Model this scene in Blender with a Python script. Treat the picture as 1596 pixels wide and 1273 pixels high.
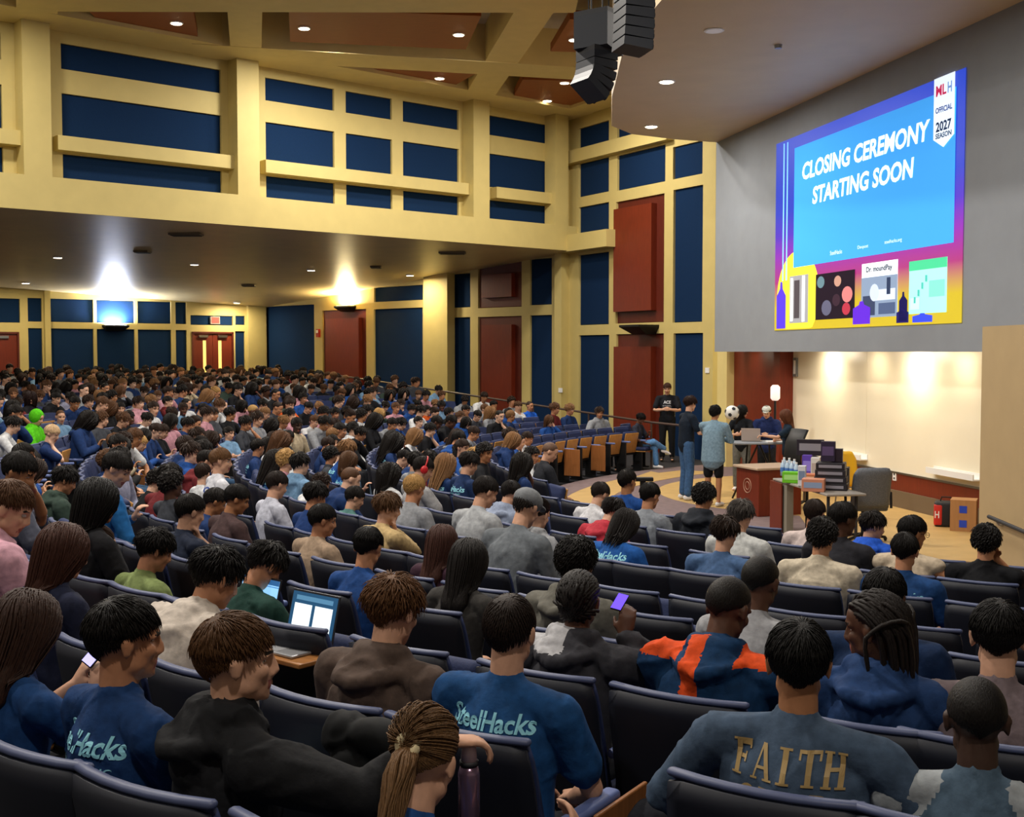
import bpy, bmesh, math, random
import numpy as np
from mathutils import Vector, Matrix, noise
from mathutils.bvhtree import BVHTree
for o in list(bpy.data.objects): bpy.data.objects.remove(o)
SC = bpy.context.scene
COL = SC.collection
PI = math.pi
R = math.radians
rng = random.Random(11)
# ---------------------------------------------------------------- camera
F = 1850.0; ZC = 2.5; TH = math.atan(88.5/F)
cam = bpy.data.objects.new('camera', bpy.data.cameras.new('camera')); COL.objects.link(cam)
cam.data.sensor_width = 36.0; cam.data.lens = 36.0*F/1596.0
cam.location = (0, 0, ZC); cam.rotation_euler = (PI/2-TH, 0, 0)
cam.data.clip_start = .05; cam.data.clip_end = 200
SC.camera = cam
# ---------------------------------------------------------------- world, exposure
SC.view_settings.view_transform = 'Standard'; SC.view_settings.look = 'None'
SC.view_settings.gamma = 1; SC.view_settings.use_curve_mapping = False
SC.view_settings.exposure = 0.0
wd = bpy.data.worlds.new('ambient_fill'); SC.world = wd; wd.use_nodes = True  # even warm fill added for ambient brightness, not a source in the hall
wd.node_tree.nodes['Background'].inputs[0].default_value = (1, .82, .62, 1)
wd.node_tree.nodes['Background'].inputs[1].default_value = .21
def add_light(name, kind, loc, energy, color=(1, 1, 1), size=.3, aim=None, spread=None, cone=None, blend=.6):
    l = bpy.data.lights.new(name, kind); l.energy = energy; l.color = color
    if kind == 'AREA':
        l.shape = 'DISK'; l.size = size
        if spread: l.spread = R(spread)
    else:
        l.shadow_soft_size = size
    if kind == 'SPOT':
        l.spot_size = R(cone or 90); l.spot_blend = blend
    o = bpy.data.objects.new(name, l); COL.objects.link(o); o.location = loc
    d = Vector(aim if aim else (0, 0, -1))
    o.rotation_euler = d.to_track_quat('-Z', 'Y').to_euler()
    return o
WARM = (1, .86, .66); NEUT = (1, .93, .84)
# house lights over the seating (the lit cans of the wooden ceiling clouds, also those behind the viewer)
for (x, y, z, e) in [(-3.6, 24.5, 8.7, 260), (-.7, 24.8, 8.7, 260), (1.6, 27.4, 8.6, 210), (-9, 20, 8.7, 170), (-2, 16, 8.8, 660), (-7, 11, 8.8, 480),
                     (-3, 7, 8.8, 420), (2.8, 8, 6.8, 150), (1, -1, 8.8, 240), (-8, 3, 8.8, 300), (3.0, 20.5, 6.8, 80), (2.9, 23.2, 6.8, 70), (3.4, 14, 6.8, 90)]:
    add_light('house_downlight', 'AREA', (x, y, z), e, NEUT, .5)
# ---------------------------------------------------------------- pixel helpers
CT, ST = math.cos(TH), math.sin(TH)
def ray(x, y): return Vector(((x-798)/F, CT+ST*(636.5-y)/F, -ST+CT*(636.5-y)/F))
def at_y(x, y, Y):
    d = ray(x, y); t = Y/d.y; return Vector((d.x*t, Y, ZC+d.z*t))
def at_z(x, y, z):
    d = ray(x, y); t = (z-ZC)/d.z; return Vector((d.x*t, d.y*t, z))
def proj(p):
    d = p[1]*CT-(p[2]-ZC)*ST
    if d < .05: return (-9e3, 9e3, d)
    return (798+F*p[0]/d, 636.5-F*(p[1]*ST+(p[2]-ZC)*CT)/d, d)
# ---------------------------------------------------------------- materials
def lin(c): return tuple((v/12.92 if v <= .04045 else ((v+.055)/1.055)**2.4) for v in c)
def rgb(h):
    if isinstance(h, str): return lin(tuple(int(h[i:i+2], 16)/255 for i in (0, 2, 4)))
    return h
MC = {}
def mat(h, rough=.7, metal=0, kind='plain', scale=20., amt=.15, bump=0., emit=0, spec=.4, trans=0):
    key = (h, rough, metal, kind, scale, amt, bump, emit, spec, trans)
    if key in MC: return MC[key]
    m = bpy.data.materials.new('mat_%s_%s' % (kind, h)); m.use_nodes = True
    nt = m.node_tree; b = nt.nodes['Principled BSDF']; c = rgb(h)
    b.inputs['Base Color'].default_value = (*c, 1); b.inputs['Roughness'].default_value = rough
    b.inputs['Metallic'].default_value = metal; b.inputs['Specular IOR Level'].default_value = spec
    if trans: b.inputs['Transmission Weight'].default_value = trans
    if emit:
        b.inputs['Emission Color'].default_value = (*c, 1); b.inputs['Emission Strength'].default_value = emit
    if kind != 'plain':
        tc = nt.nodes.new('ShaderNodeTexCoord'); mp = nt.nodes.new('ShaderNodeMapping')
        nt.links.new(tc.outputs['Object'], mp.inputs[0])
        if kind == 'wood': mp.inputs['Scale'].default_value = (14, 14, 1.2)
        elif kind == 'woodh': mp.inputs['Scale'].default_value = (1.2, 14, 14)
        elif kind == 'hair': mp.inputs['Scale'].default_value = (4, 4, 1)
        n = nt.nodes.new('ShaderNodeTexNoise'); n.inputs['Scale'].default_value = scale; n.inputs['Detail'].default_value = 5
        nt.links.new(mp.outputs[0], n.inputs['Vector'])
        mx = nt.nodes.new('ShaderNodeMixRGB'); mx.blend_type = 'MULTIPLY'; mx.inputs[0].default_value = 1
        rp = nt.nodes.new('ShaderNodeValToRGB'); rp.color_ramp.elements[0].color = (1-amt*2, 1-amt*2, 1-amt*2, 1)
        rp.color_ramp.elements[0].position = .3; rp.color_ramp.elements[1].position = .7
        rp.color_ramp.elements[1].color = (1+amt*.3, 1+amt*.3, 1+amt*.3, 1)
        nt.links.new(n.outputs[0], rp.inputs[0]); nt.links.new(rp.outputs[0], mx.inputs[2])
        mx.inputs[1].default_value = (*c, 1); nt.links.new(mx.outputs[0], b.inputs['Base Color'])
        if bump:
            bp = nt.nodes.new('ShaderNodeBump'); bp.inputs['Strength'].default_value = bump; bp.inputs['Distance'].default_value = .01
            nt.links.new(n.outputs[0], bp.inputs['Height']); nt.links.new(bp.outputs[0], b.inputs['Normal'])
    MC[key] = m
    return m
def wallpaint(h): return mat(h, .62, kind='paint', scale=3, amt=.03, bump=.05)
def cloth(h): return mat(h, .85, kind='cloth', scale=28, amt=.16, bump=.35, spec=.2)
def skinm(h): return mat(h, .5, kind='skin', scale=35, amt=.06, bump=.08, spec=.35)
def hairm(h): return mat(h, .55, kind='hair', scale=60, amt=.25, bump=.4, spec=.22)
M_YEL = wallpaint('CAB774'); M_BLUE = mat('122B4C', .9, kind='fabric', scale=60, amt=.08, bump=.2, spec=.1)
M_RED = mat('742812', .45, kind='wood', scale=3, amt=.12, bump=.03); M_REDD = mat('5E2012', .5, kind='wood', scale=3, amt=.12)
M_GREY = wallpaint('8E949C'); M_SEAT = mat('1B2A52', .85, kind='fabric', scale=80, amt=.12, bump=.25, spec=.25)
M_SHELL = mat('141824', .55, spec=.35); M_TRIMB = mat('3D4A75', .6, spec=.4)
M_BLACK = mat('0D0D0F', .55); M_DGREY = mat('2C2D31', .6); M_METAL = mat('9A9A9A', .3, 1)
M_WOODL = mat('B98545', .4, kind='wood', scale=3, amt=.15); M_WHITE = mat('E8E8E6', .5)
M_WOODT = mat('A8703A', .4, kind='woodh', scale=3, amt=.15)
def glow(h, s): return mat(h, .5, emit=s)
# ---------------------------------------------------------------- mesh builder
class MB:
    def __init__(s): s.v = []; s.f = []; s.m = []
    def add(s, vs, fs, mi=0):
        o = len(s.v); s.v += [tuple(v) for v in vs]; s.f += [tuple(i+o for i in f) for f in fs]; s.m += [mi]*len(fs); return s
    def box(s, a, b, mi=0, M=None):
        vs = [Vector((x, y, z)) for x in (a[0], b[0]) for y in (a[1], b[1]) for z in (a[2], b[2])]
        if M is not None: vs = [M @ v for v in vs]
        return s.add(vs, [(0, 1, 3, 2), (4, 6, 7, 5), (0, 4, 5, 1), (2, 3, 7, 6), (0, 2, 6, 4), (1, 5, 7, 3)], mi)
    def rbox(s, a, b, r=.02, mi=0, M=None, seg=3):
        # rounded box through a tiny bmesh bevel
        bm = bmesh.new(); bmesh.ops.create_cube(bm, size=1)
        c = [(a[i]+b[i])/2 for i in range(3)]; d = [abs(b[i]-a[i]) for i in range(3)]
        for v in bm.verts: v.co = Vector((c[0]+v.co.x*d[0], c[1]+v.co.y*d[1], c[2]+v.co.z*d[2]))
        bmesh.ops.bevel(bm, geom=bm.edges[:], offset=min(r, min(d)*.49), segments=seg, affect='EDGES', profile=.5)
        bm.verts.index_update()
        vs = [(M @ v.co if M is not None else v.co.copy()) for v in bm.verts]; fs = [[v.index for v in f.verts] for f in bm.faces]
        bm.free(); return s.add(vs, fs, mi)
    def prism(s, pts, z0, z1, mi=0, M=None):
        n = len(pts); vs = [Vector((p[0], p[1], z0)) for p in pts]+[Vector((p[0], p[1], z1)) for p in pts]
        if M is not None: vs = [M @ v for v in vs]
        return s.add(vs, [tuple(range(n))[::-1], tuple(range(n, 2*n))]+[(i, (i+1) % n, n+(i+1) % n, n+i) for i in range(n)], mi)
    def tube(s, pts, rad, seg=10, mi=0, up=None, cap=True):
        # pts polyline, rad: float | list of float | list of (rx, ry); ry measured along 'up' projected
        P = [Vector(p) for p in pts]; n = len(P)
        if not isinstance(rad, (list, tuple)): rad = [rad]*n
        rings = []; prev = None
        for i in range(n):
            t = (P[min(i+1, n-1)]-P[max(i-1, 0)]).normalized()
            u = Vector(up) if up is not None else (prev if prev is not None else (Vector((0, 0, 1)) if abs(t.z) < .9 else Vector((0, 1, 0))))
            u = (u-t*u.dot(t)); u = u.normalized() if u.length > 1e-5 else t.orthogonal().normalized()
            prev = u; w = t.cross(u); r = rad[i]; rx, ry = (r if isinstance(r, (list, tuple)) else (r, r))
            rings.append([P[i]+w*(rx*math.cos(2*PI*k/seg))+u*(ry*math.sin(2*PI*k/seg)) for k in range(seg)])
        vs = [v for r_ in rings for v in r_]; fs = []
        for i in range(n-1):
            for k in range(seg):
                k2 = (k+1) % seg; fs.append((i*seg+k, i*seg+k2, (i+1)*seg+k2, (i+1)*seg+k))
        if cap: fs += [tuple(range(seg))[::-1], tuple((n-1)*seg+k for k in range(seg))]
        return s.add(vs, fs, mi)
    def ell(s, c, r, seg=16, rings=10, mi=0, M=None):
        c = Vector(c); vs = [Vector((0, 0, 1))]; fs = []
        for i in range(1, rings):
            a = PI*i/rings
            for k in range(seg): b = 2*PI*k/seg; vs.append(Vector((math.sin(a)*math.cos(b), math.sin(a)*math.sin(b), math.cos(a))))
        vs.append(Vector((0, 0, -1))); L = len(vs)-1
        for k in range(seg): fs.append((0, 1+k, 1+(k+1) % seg)); fs.append((L, 1+(rings-2)*seg+(k+1) % seg, 1+(rings-2)*seg+k))
        for i in range(rings-2):
            for k in range(seg): fs.append((1+i*seg+k, 1+(i+1)*seg+k, 1+(i+1)*seg+(k+1) % seg, 1+i*seg+(k+1) % seg))
        o = [Vector((v.x*r[0], v.y*r[1], v.z*r[2])) for v in vs]
        o = [(M @ v if M is not None else v)+c for v in o]
        return s.add(o, fs, mi)
    def caps(s, pts, rad, seg=12, mi=0, up=None):
        # tube with rounded ends
        P = [Vector(p) for p in pts]; rad = list(rad) if isinstance(rad, (list, tuple)) else [rad]*len(P)
        def rr(r, k): return (r[0]*k, r[1]*k) if isinstance(r, (list, tuple)) else r*k
        def mn(r): return min(r) if isinstance(r, (list, tuple)) else r
        t0 = (P[0]-P[1]).normalized(); t1 = (P[-1]-P[-2]).normalized()
        A = [P[0]+t0*mn(rad[0])*k for k in (.97, .7)]; B = [P[-1]+t1*mn(rad[-1])*k for k in (.7, .97)]
        return s.tube(A+P+B, [rr(rad[0], .25), rr(rad[0], .72)]+rad+[rr(rad[-1], .72), rr(rad[-1], .25)], seg, mi, up)
    def mesh(s, name, mats, smooth=False):
        me = bpy.data.meshes.new(name); me.from_pydata(s.v, [], s.f)
        for m in (mats if isinstance(mats, (list, tuple)) else [mats]): me.materials.append(m)
        me.polygons.foreach_set('material_index', s.m)
        if smooth: me.polygons.foreach_set('use_smooth', [True]*len(s.f))
        me.update(); return me
    def build(s, name, mats, parent=None, smooth=False, M=None):
        return link(name, s.mesh(name, mats, smooth), parent, M)
def link(name, me, parent=None, M=None):
    o = bpy.data.objects.new(name, me); COL.objects.link(o)
    if parent is not None: o.parent = parent
    if M is not None: o.matrix_local = M
    return o
USED = set()
def tag(o, label, cat, group=None):
    w = label.split()
    if len(w) > 16: label = ' '.join(w[:16])
    k = label; USED.add(k)
    o['label'] = label; o['category'] = cat
    if group: o['group'] = group
    return o
def struct(o): o['kind'] = 'structure'; return o
def empty(name, loc, label=None, cat=None, rz=0, group=None):
    o = bpy.data.objects.new(name, None); COL.objects.link(o); o.location = loc; o.rotation_euler = (0, 0, rz); o.empty_display_size = .1
    if label: tag(o, label, cat, group)
    return o
def rot(a, ax='Z'): return Matrix.Rotation(a, 4, ax)
def tr(x, y, z): return Matrix.Translation((x, y, z))
# ---------------------------------------------------------------- walls
class Wall:
    """vertical plane through p (x,y) with horizontal direction u; n points to the viewer's side"""
    def __init__(s, p, q):
        s.p = Vector((p[0], p[1], 0)); s.u = (Vector((q[0], q[1], 0))-s.p); s.L = s.u.length; s.u.normalize()
        s.n = Vector((s.u.y, -s.u.x, 0))
        if s.n.dot(-s.p) < 0: s.n = -s.n
    def pt(s, a, z, n=0): return s.p+s.u*a+s.n*n+Vector((0, 0, z))
    def hit(s, x, y, n=0):
        d = ray(x, y); o = s.p+s.n*n; t = s.n.dot(o)/s.n.dot(Vector((d.x, d.y, 0)))
        q = Vector((d.x*t, d.y*t, 0)); return ((q-o).dot(s.u), ZC+d.z*t)
    def box(s, mb, a0, a1, z0, z1, n0, n1, mi=0):
        vs = [s.pt(a, z, n) for a in (a0, a1) for n in (n0, n1) for z in (z0, z1)]
        return mb.add(vs, [(0, 1, 3, 2), (4, 6, 7, 5), (0, 4, 5, 1), (2, 3, 7, 6), (0, 2, 6, 4), (1, 5, 7, 3)], mi)
    def quad(s, mb, a0, a1, z0, z1, n, mi=0): return mb.add([s.pt(a0, z0, n), s.pt(a1, z0, n), s.pt(a1, z1, n), s.pt(a0, z1, n)], [(0, 1, 2, 3)], mi)
    def rect(s, x0, x1, y0, y1, xr=None, n=0):
        """pixel box -> (a0,a1,z0,z1); y0,y1 read at pixel column xr (default x0)"""
        xr = x0 if xr is None else xr
        a0 = s.hit(x0, (y0+y1)/2, n)[0]; a1 = s.hit(x1, (y0+y1)/2, n)[0]
        z1 = s.hit(xr, y0, n)[1]; z0 = s.hit(xr, y1, n)[1]
        return (min(a0, a1), max(a0, a1), z0, z1)
    def grid(s, mb, region, holes, n0, n1, mi=0):
        A = sorted({region[0], region[1]} | {h[i] for h in holes for i in (0, 1)}); Z = sorted({region[2], region[3]} | {h[i] for h in holes for i in (2, 3)})
        A = [a for a in A if region[0] <= a <= region[1]]; Z = [z for z in Z if region[2] <= z <= region[3]]
        for i in range(len(A)-1):
            j = 0
            while j < len(Z)-1:
                ca = (A[i]+A[i+1])/2
                def solid(k): cz = (Z[k]+Z[k+1])/2; return not any(h[0] < ca < h[1] and h[2] < cz < h[3] for h in holes)
                if not solid(j): j += 1; continue
                k = j
                while k+1 < len(Z)-1 and solid(k+1): k += 1
                s.box(mb, A[i], A[i+1], Z[j], Z[k+1], n0, n1, mi); j = k+1
C0 = (4.6, 27.0); C1 = (1.54, 32.2); C2 = (-8.9, 43.0)
UH = Vector((.758, .652, 0)).normalized()
WH = Wall(C1, (C1[0]-UH.x*22, C1[1]-UH.y*22))       # high wall over the low ceiling (s grows to the left)
WA = Wall(C0, C1); WS = Wall(C1, C2)
WR = Wall(C2, (C2[0]-UH.x*20, C2[1]-UH.y*20))
PHI = math.atan(385/1850)
US = Vector((-math.sin(PHI), math.cos(PHI), 0))
def screenwall(off):   # plane X + tan(PHI) Y = off, from near to far
    x0 = off-.2081*8; x1 = off-.2081*30
    return Wall((x0, 8), (x1, 30))
WG = screenwall(9.5); WB = screenwall(10.2)
ZF = WH.hit(600, 372)[1]          # underside of the fascia
ZT = 8.85                         # top of the high wall
npanel = [0]
def panel(W, r, label, n0, n1, m=None, cat='wall panel', bev=.02):
    p = MB(); a0, a1, z0, z1 = r
    W.box(p, a0, a1, z0, z1, n0, n1-bev)
    # bevelled face
    vs = [W.pt(a0, z0, n1-bev), W.pt(a1, z0, n1-bev), W.pt(a1, z1, n1-bev), W.pt(a0, z1, n1-bev), W.pt(a0+bev, z0+bev, n1), W.pt(a1-bev, z0+bev, n1), W.pt(a1-bev, z1-bev, n1), W.pt(a0+bev, z1-bev, n1)]
    p.add(vs, [(4, 5, 6, 7), (0, 1, 5, 4), (1, 2, 6, 5), (2, 3, 7, 6), (3, 0, 4, 7)])
    o = p.build('acoustic_panel', m or M_BLUE); tag(o, label, cat); return o
# --- high wall
zr = [(WH.hit(95, 107)[1], WH.hit(95, 67)[1]), (WH.hit(97, 213)[1], WH.hit(97, 145)[1]), (WH.hit(103, 281)[1], WH.hit(103, 240)[1])]
cols = [(-60, 4, 'cut by the left picture edge'), (97, 345, 'wide one left of the broad pier'), (414, 521, 'first right of the broad pier'), (539, 611, 'narrow one, second right of the broad pier'), (628, 715, 'third right of the broad pier'), (763, 863, 'last one before the corner')]
holes = []
rn = ['top', 'middle', 'bottom']
for ri, (z0, z1) in enumerate(zr):
    for (x0, x1, nm) in cols:
        a0 = WH.hit(x0, 200)[0]; a1 = WH.hit(x1, 200)[0]; h = (min(a0, a1), max(a0, a1), z0, z1); holes.append(h)
        panel(WH, h, 'dark blue fabric panel, %s row of the high wall, %s' % (rn[ri], nm), -.12, -.05)
g = MB(); WH.box(g, -.3, 22, ZF, ZT, -.4, -.12); WH.grid(g, (-.0, 22, ZF, ZT), holes, -.12, 0)
# projecting parapet, ledge and the beam under the ceiling
WH.box(g, -.05, 22, ZF, zr[2][0]-.02, 0, .42)
struct(g.build('wall_back_upper', M_YEL))
g = MB(); piers = [(36, 80), (370, 404), (738, 763), (866, 886)]
for (x0, x1) in piers:
    a0 = WH.hit(x0, 180, .42)[0]; a1 = WH.hit(x1, 180, .42)[0]; WH.box(g, min(a0, a1), max(a0, a1), zr[2][0]-.02, ZT-.002, 0.002, .419)
for (x0, x1) in [(-60, 36), (83, 369), (405, 737), (764, 865)]:
    a0 = WH.hit(x0, 225)[0]; a1 = WH.hit(x1, 225)[0]; WH.box(g, min(a0, a1), max(a0, a1), zr[2][1]+.03, zr[1][0]-.02, 0.001, .26)
struct(g.build('trim_1', M_YEL))
# --- angled wall by the stage
AH = []
def ap(x0, x1, y0, y1, lab, m=None, xr=None, W=WA, n0=-.12, n1=-.05, lst=AH):
    h = W.rect(x0, x1, y0, y1, xr); lst.append(h); return panel(W, h, lab, n0, n1, m), h
ap(902, 949, 194, 226, 'small blue panel at the top of the left column beside the room corner', xr=925)
ap(962, 1036, 180, 214, 'blue panel partly cut off by the sloping edge of the stage ceiling', xr=999)
ap(902, 949, 250, 303, 'blue panel, second from the top in the column beside the room corner', xr=925)
ap(962, 1037, 234, 290, 'wide blue panel above the tall red wooden panel', xr=999)
ap(1049, 1095, 224, 275, 'blue panel under the stage ceiling, beside the grey projection wall', xr=1072)
ap(902, 949, 319, 363, 'blue panel just above the end of the yellow parapet', xr=925)
ap(1049, 1095, 292, 502, 'tall blue panel beside the grey projection wall', xr=1072)
ap(902, 949, 395, 506, 'tall blue panel under the end of the yellow parapet', xr=925)
ap(902, 949, 522, 712, 'lowest blue panel of the column beside the room corner', xr=925)
ap(1049, 1095, 519, 720, 'lowest blue panel behind the standing people at the stage', xr=1072)
for (x0, x1, y0, y1, xi, xj, yi, yj, lab) in [(960, 1035, 308, 503, 962, 1021, 322, 488, 'tall red wooden panel with a raised centre, above the black wall speaker'),
                                  (960, 1034, 520, 716, 962, 1020, 540, 716, 'red wooden panel with a raised centre, behind the handrail end')]:
    o, h = ap(x0, x1, y0, y1, lab, M_REDD, xr=998)
    r = WA.rect(xi, xj, yi, yj, 990); q = MB(); WA.box(q, r[0], r[1], r[2]+.05, r[3], -.05, .12); q.build('raised_board', M_RED, o)
g = MB(); WA.box(g, -.35, WA.L+.1, 0, 9.8, -.4, -.12); WA.grid(g, (0, WA.L, 0, 9.8), AH, -.12, 0)
a0 = WA.hit(965, 375)[0]; WA.box(g, a0, WA.L+.3, WA.hit(925, 390)[1], WA.hit(925, 364)[1], 0, .4)
a0, z0 = WA.hit(1030, 232); a1, z1 = WA.hit(889, 262)
struct(g.build('wall_stage_left', M_YEL))
g = MB(); WA.box(g, WA.hit(1050, 215)[0], WA.L, WA.hit(925, 249)[1], WA.hit(925, 229)[1], .001, .22)
struct(g.build('trim_2', M_YEL))
# --- side wall below the low ceiling
SH = []
def sp(x0, x1, y0, y1, lab, m=None, xr=None): return ap(x0, x1, y0, y1, lab, m, xr, WS, -.12, -.05, SH)
sp(414, 490, 478, 606, 'big dark blue panel right of the pale corner, beside the red alarm')
o, h = sp(503, 571, 484, 612, 'red wooden panel under the bright uplight in the far corner', M_REDD)
r = WS.rect(511, 563, 496, 612, 540); q = MB(); WS.box(q, r[0], r[1], r[2]+.05, r[3], -.05, .1); q.build('raised_board', M_RED, o)
sp(583, 659, 482, 640, 'broad blue panel between the far red panel and the first thick column')
sp(583, 659, 446, 469, 'low blue panel under the sloping ceiling, left of the thick column', xr=620)
sp(698, 733, 495, 650, 'tall narrow blue panel right of the first thick column')
sp(698, 733, 428, 480, 'short narrow blue panel above, right of the first thick column')
for (y0, y1, yi, yj, lab) in [(408, 479, 427, 466, 'short red wooden panel with a raised square, under the low ceiling'), (493, 668, 506, 668, 'tall red wooden panel with a raised centre, behind the sloping handrail')]:
    o, h = sp(745, 813, y0, y1, lab, M_REDD, 780)
    r = WS.rect(754, 801, yi, yj, 780); q = MB(); WS.box(q, r[0], r[1], r[2]+.05, r[3], -.05, .1); q.build('raised_board', M_RED, o)
sp(826, 860, 403, 475, 'short blue panel next to the last column before the room corner', xr=843)
sp(826, 860, 491, 690, 'tall blue panel next to the last column before the room corner', xr=843)
g = MB(); WS.box(g, -.1, WS.L+.3, 0, 5.5, -.4, -.12); WS.grid(g, (0, WS.L, 0, 5.5), SH, -.12, 0)
struct(g.build('wall_side', M_YEL))
g = MB()
for (x0, x1, n) in [(660, 697, .3), (864, 899, .3)]:
    a0 = WS.hit(x0, 500, n)[0]; a1 = WS.hit(x1, 500, n)[0]; WS.box(g, max(min(a0, a1), 0), max(a0, a1), 0, 5.4, 0, n)
struct(g.build('trim_3', M_YEL))
# --- rear wall
RH = []
def rp(x0, x1, y0, y1, lab, m=None): return ap(x0, x1, y0, y1, lab, m, None, WR, -.1, -.05, RH)
xs = [(44, 66, 'narrow, right of the brown single door'), (79, 146, 'wide, left of the blue glow'), (151, 210, 'behind the blue glow of the uplight'), (215, 267, 'wide, right of the blue glow'), (274, 291, 'narrow, left of the double doors')]
zu = (WR.hit(110, 502)[1], WR.hit(110, 466)[1]); zl = (0.5, WR.hit(110, 512)[1])
for (x0, x1, nm) in xs:
    a0 = WR.hit(x0, 520)[0]; a1 = WR.hit(x1, 520)[0]
    for (z0, z1), q in ((zu, 'upper'), (zl, 'tall lower')):
        h = (min(a0, a1), max(a0, a1), z0, z1); RH.append(h); panel(WR, h, '%s dark blue panel on the rear wall, %s' % (q, nm), -.1, -.05)
rp(-25, 31, 464, 502, 'dark blue panel above the brown door at the left edge')
rp(297, 363, 491, 506, 'blue panel over the double doors with the red exit sign on it')
rp(367, 382, 492, 506, 'tiny blue panel up beside the pale corner column')
rp(367, 382, 516, 600, 'narrow tall blue panel between the double doors and the corner')
# doors
def door(x0, x1, n, glass=True):
    a0 = WR.hit(x0, 540)[0]; a1 = WR.hit(x1, 540)[0]; a0, a1 = min(a0, a1), max(a0, a1); z1 = WR.hit((x0+x1)/2, 517)[1]
    RH.append((a0, a1, .7, z1)); e = struct(empty('door_%d' % n, WR.pt((a0+a1)/2, .7)))
    inv = tr(*(-WR.pt((a0+a1)/2, .7)))
    def P(mb, nm, m): return mb.build(nm, m, e, M=inv)
    f = MB(); WR.box(f, a0, a0+.06, .7, z1, -.1, .03); WR.box(f, a1-.06, a1, .7, z1, -.1, .03); WR.box(f, a0, a1, z1-.06, z1, -.1, .03); P(f, 'door_frame', M_REDD)
    k = 2 if glass else 1; w = (a1-a0-.12)/k
    for i in range(k):
        b0 = a0+.06+i*w; b1 = b0+w-.01
        l = MB(); gx = (b0+w*.52, b0+w*.70) if i == 0 else (b0+w*.32, b0+w*.50)
        if glass: WR.grid(l, (b0, b1, .7, z1-.06), [(gx[0], gx[1], 1.5, z1-.3)], -.08, -.03)
        else: WR.box(l, b0, b1, .7, z1-.06, -.08, -.03)
        lf = P(l, 'door_leaf', M_RED)
        if glass:
            q = MB(); WR.box(q, gx[0], gx[1], 1.5, z1-.3, -.07, -.05); q.build('door_pane', glow('E8C870', 1.1), lf)
        q = MB(); WR.box(q, (b0+b1)/2-.17, (b0+b1)/2+.17, z1-.2, z1-.12, -.03, .04); q.build('door_closer', M_METAL, lf)
        q = MB(); WR.box(q, b0+.08, b1-.08, 1.66, 1.72, -.03, .05); q.build('push_bar', M_METAL, lf)
door(-22, 30, 1, False); door(299, 364, 2)
g = MB(); WR.box(g, -.3, 20, 0, 5.2, -.4, -.1); WR.grid(g, (0, 20, 0, 5.2), RH, -.1, 0)
for (x0, x1) in [(68, 77), (384, 412)]:
    a0 = WR.hit(x0, 520)[0]; a1 = WR.hit(x1, 520)[0]; WR.box(g, min(a0, a1), max(a0, a1), 0, 5, 0, .15)
struct(g.build('wall_rear', M_YEL))
# exit sign
a, z = WR.hit(335, 499); e = empty('exit_sign', WR.pt(a, z), 'small red illuminated exit sign above the double doors', 'exit sign')
inv = tr(*(-WR.pt(a, z))); q = MB(); WR.box(q, a-.17, a+.17, z-.13, z+.13, -.06, .04); q.build('sign_housing', mat('C9B9A8', .5), e, M=inv)
q = MB(); WR.quad(q, a-.15, a+.15, z-.11, z+.11, .045); q.build('sign_face', glow('D8352A', 2.2), e, M=inv)
# --- low ceiling over the rear seats (falls to the rear wall)
nH = Vector((-UH.y, UH.x, 0)); DR = (Vector((C2[0]-C1[0], C2[1]-C1[1], 0))).dot(nH)
def zlow(lat, d):     # lat <= 0 along UH, d from the fascia
    k = .074-.0031*min(max(-lat, -6), 14)*.9
    return ZF-d*k
g = MB(); nl, nd = 14, 8; base = Vector((C1[0], C1[1], 0))
for j in range(nd+1):
    for i in range(nl+1):
        lat = 1.5-23*i/nl; d = -.38+(DR+.8)*j/nd; p = base+UH*lat+nH*d; g.v.append((p.x, p.y, zlow(lat, max(d, 0))))
for j in range(nd):
    for i in range(nl): a = j*(nl+1)+i; g.f.append((a, a+1, a+nl+2, a+nl+1)); g.m.append(0)
M_LOWC = mat('DCC694', .42, kind='paint', scale=2, amt=.04, spec=.5)
low = struct(g.build('ceiling_low', M_LOWC, smooth=True))
BVL = BVHTree.FromPolygons(g.v, g.f)
def low_hit(x, y):
    d = ray(x, y).normalized(); h = BVL.ray_cast(Vector((0, 0, ZC)), d); return h[0]
# ---------------------------------------------------------------- high ceiling
ZT = WH.hit(401, 104)[1]; ZB = ZT
M_CEIL = wallpaint('E2CE90')
g = MB(); g.box((-24, -8, ZT+.8), (13, 40, ZT+1.2)); struct(g.build('ceiling', wallpaint('D8D2C2')))
g = MB()
def beam(p, q, w, z0=None, z1=None):
    p = Vector((p[0], p[1], 0)); q = Vector((q[0], q[1], 0)); u = (q-p).normalized(); s = Vector((-u.y, u.x, 0))*w/2
    g.prism([(p+s)[:2], (q+s)[:2], (q-s)[:2], (p-s)[:2]], z0 or ZB, z1 or ZT+1.0)
def bz(x, y): v = at_z(x, y, ZB); return (v.x, v.y)
beam(bz(300, 80), bz(1000, 121), 1.15, ZB+.004)
beam(bz(60, 2), bz(900, 4), 1.3, ZB+.002)
beam(bz(384, 95), bz(378, -90), .62, ZB+.012)
beam(bz(748, 150), bz(865, -30), .72, ZB+.016)
beam(bz(58, 20), bz(60, -90), .7, ZB+.014)
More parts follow.
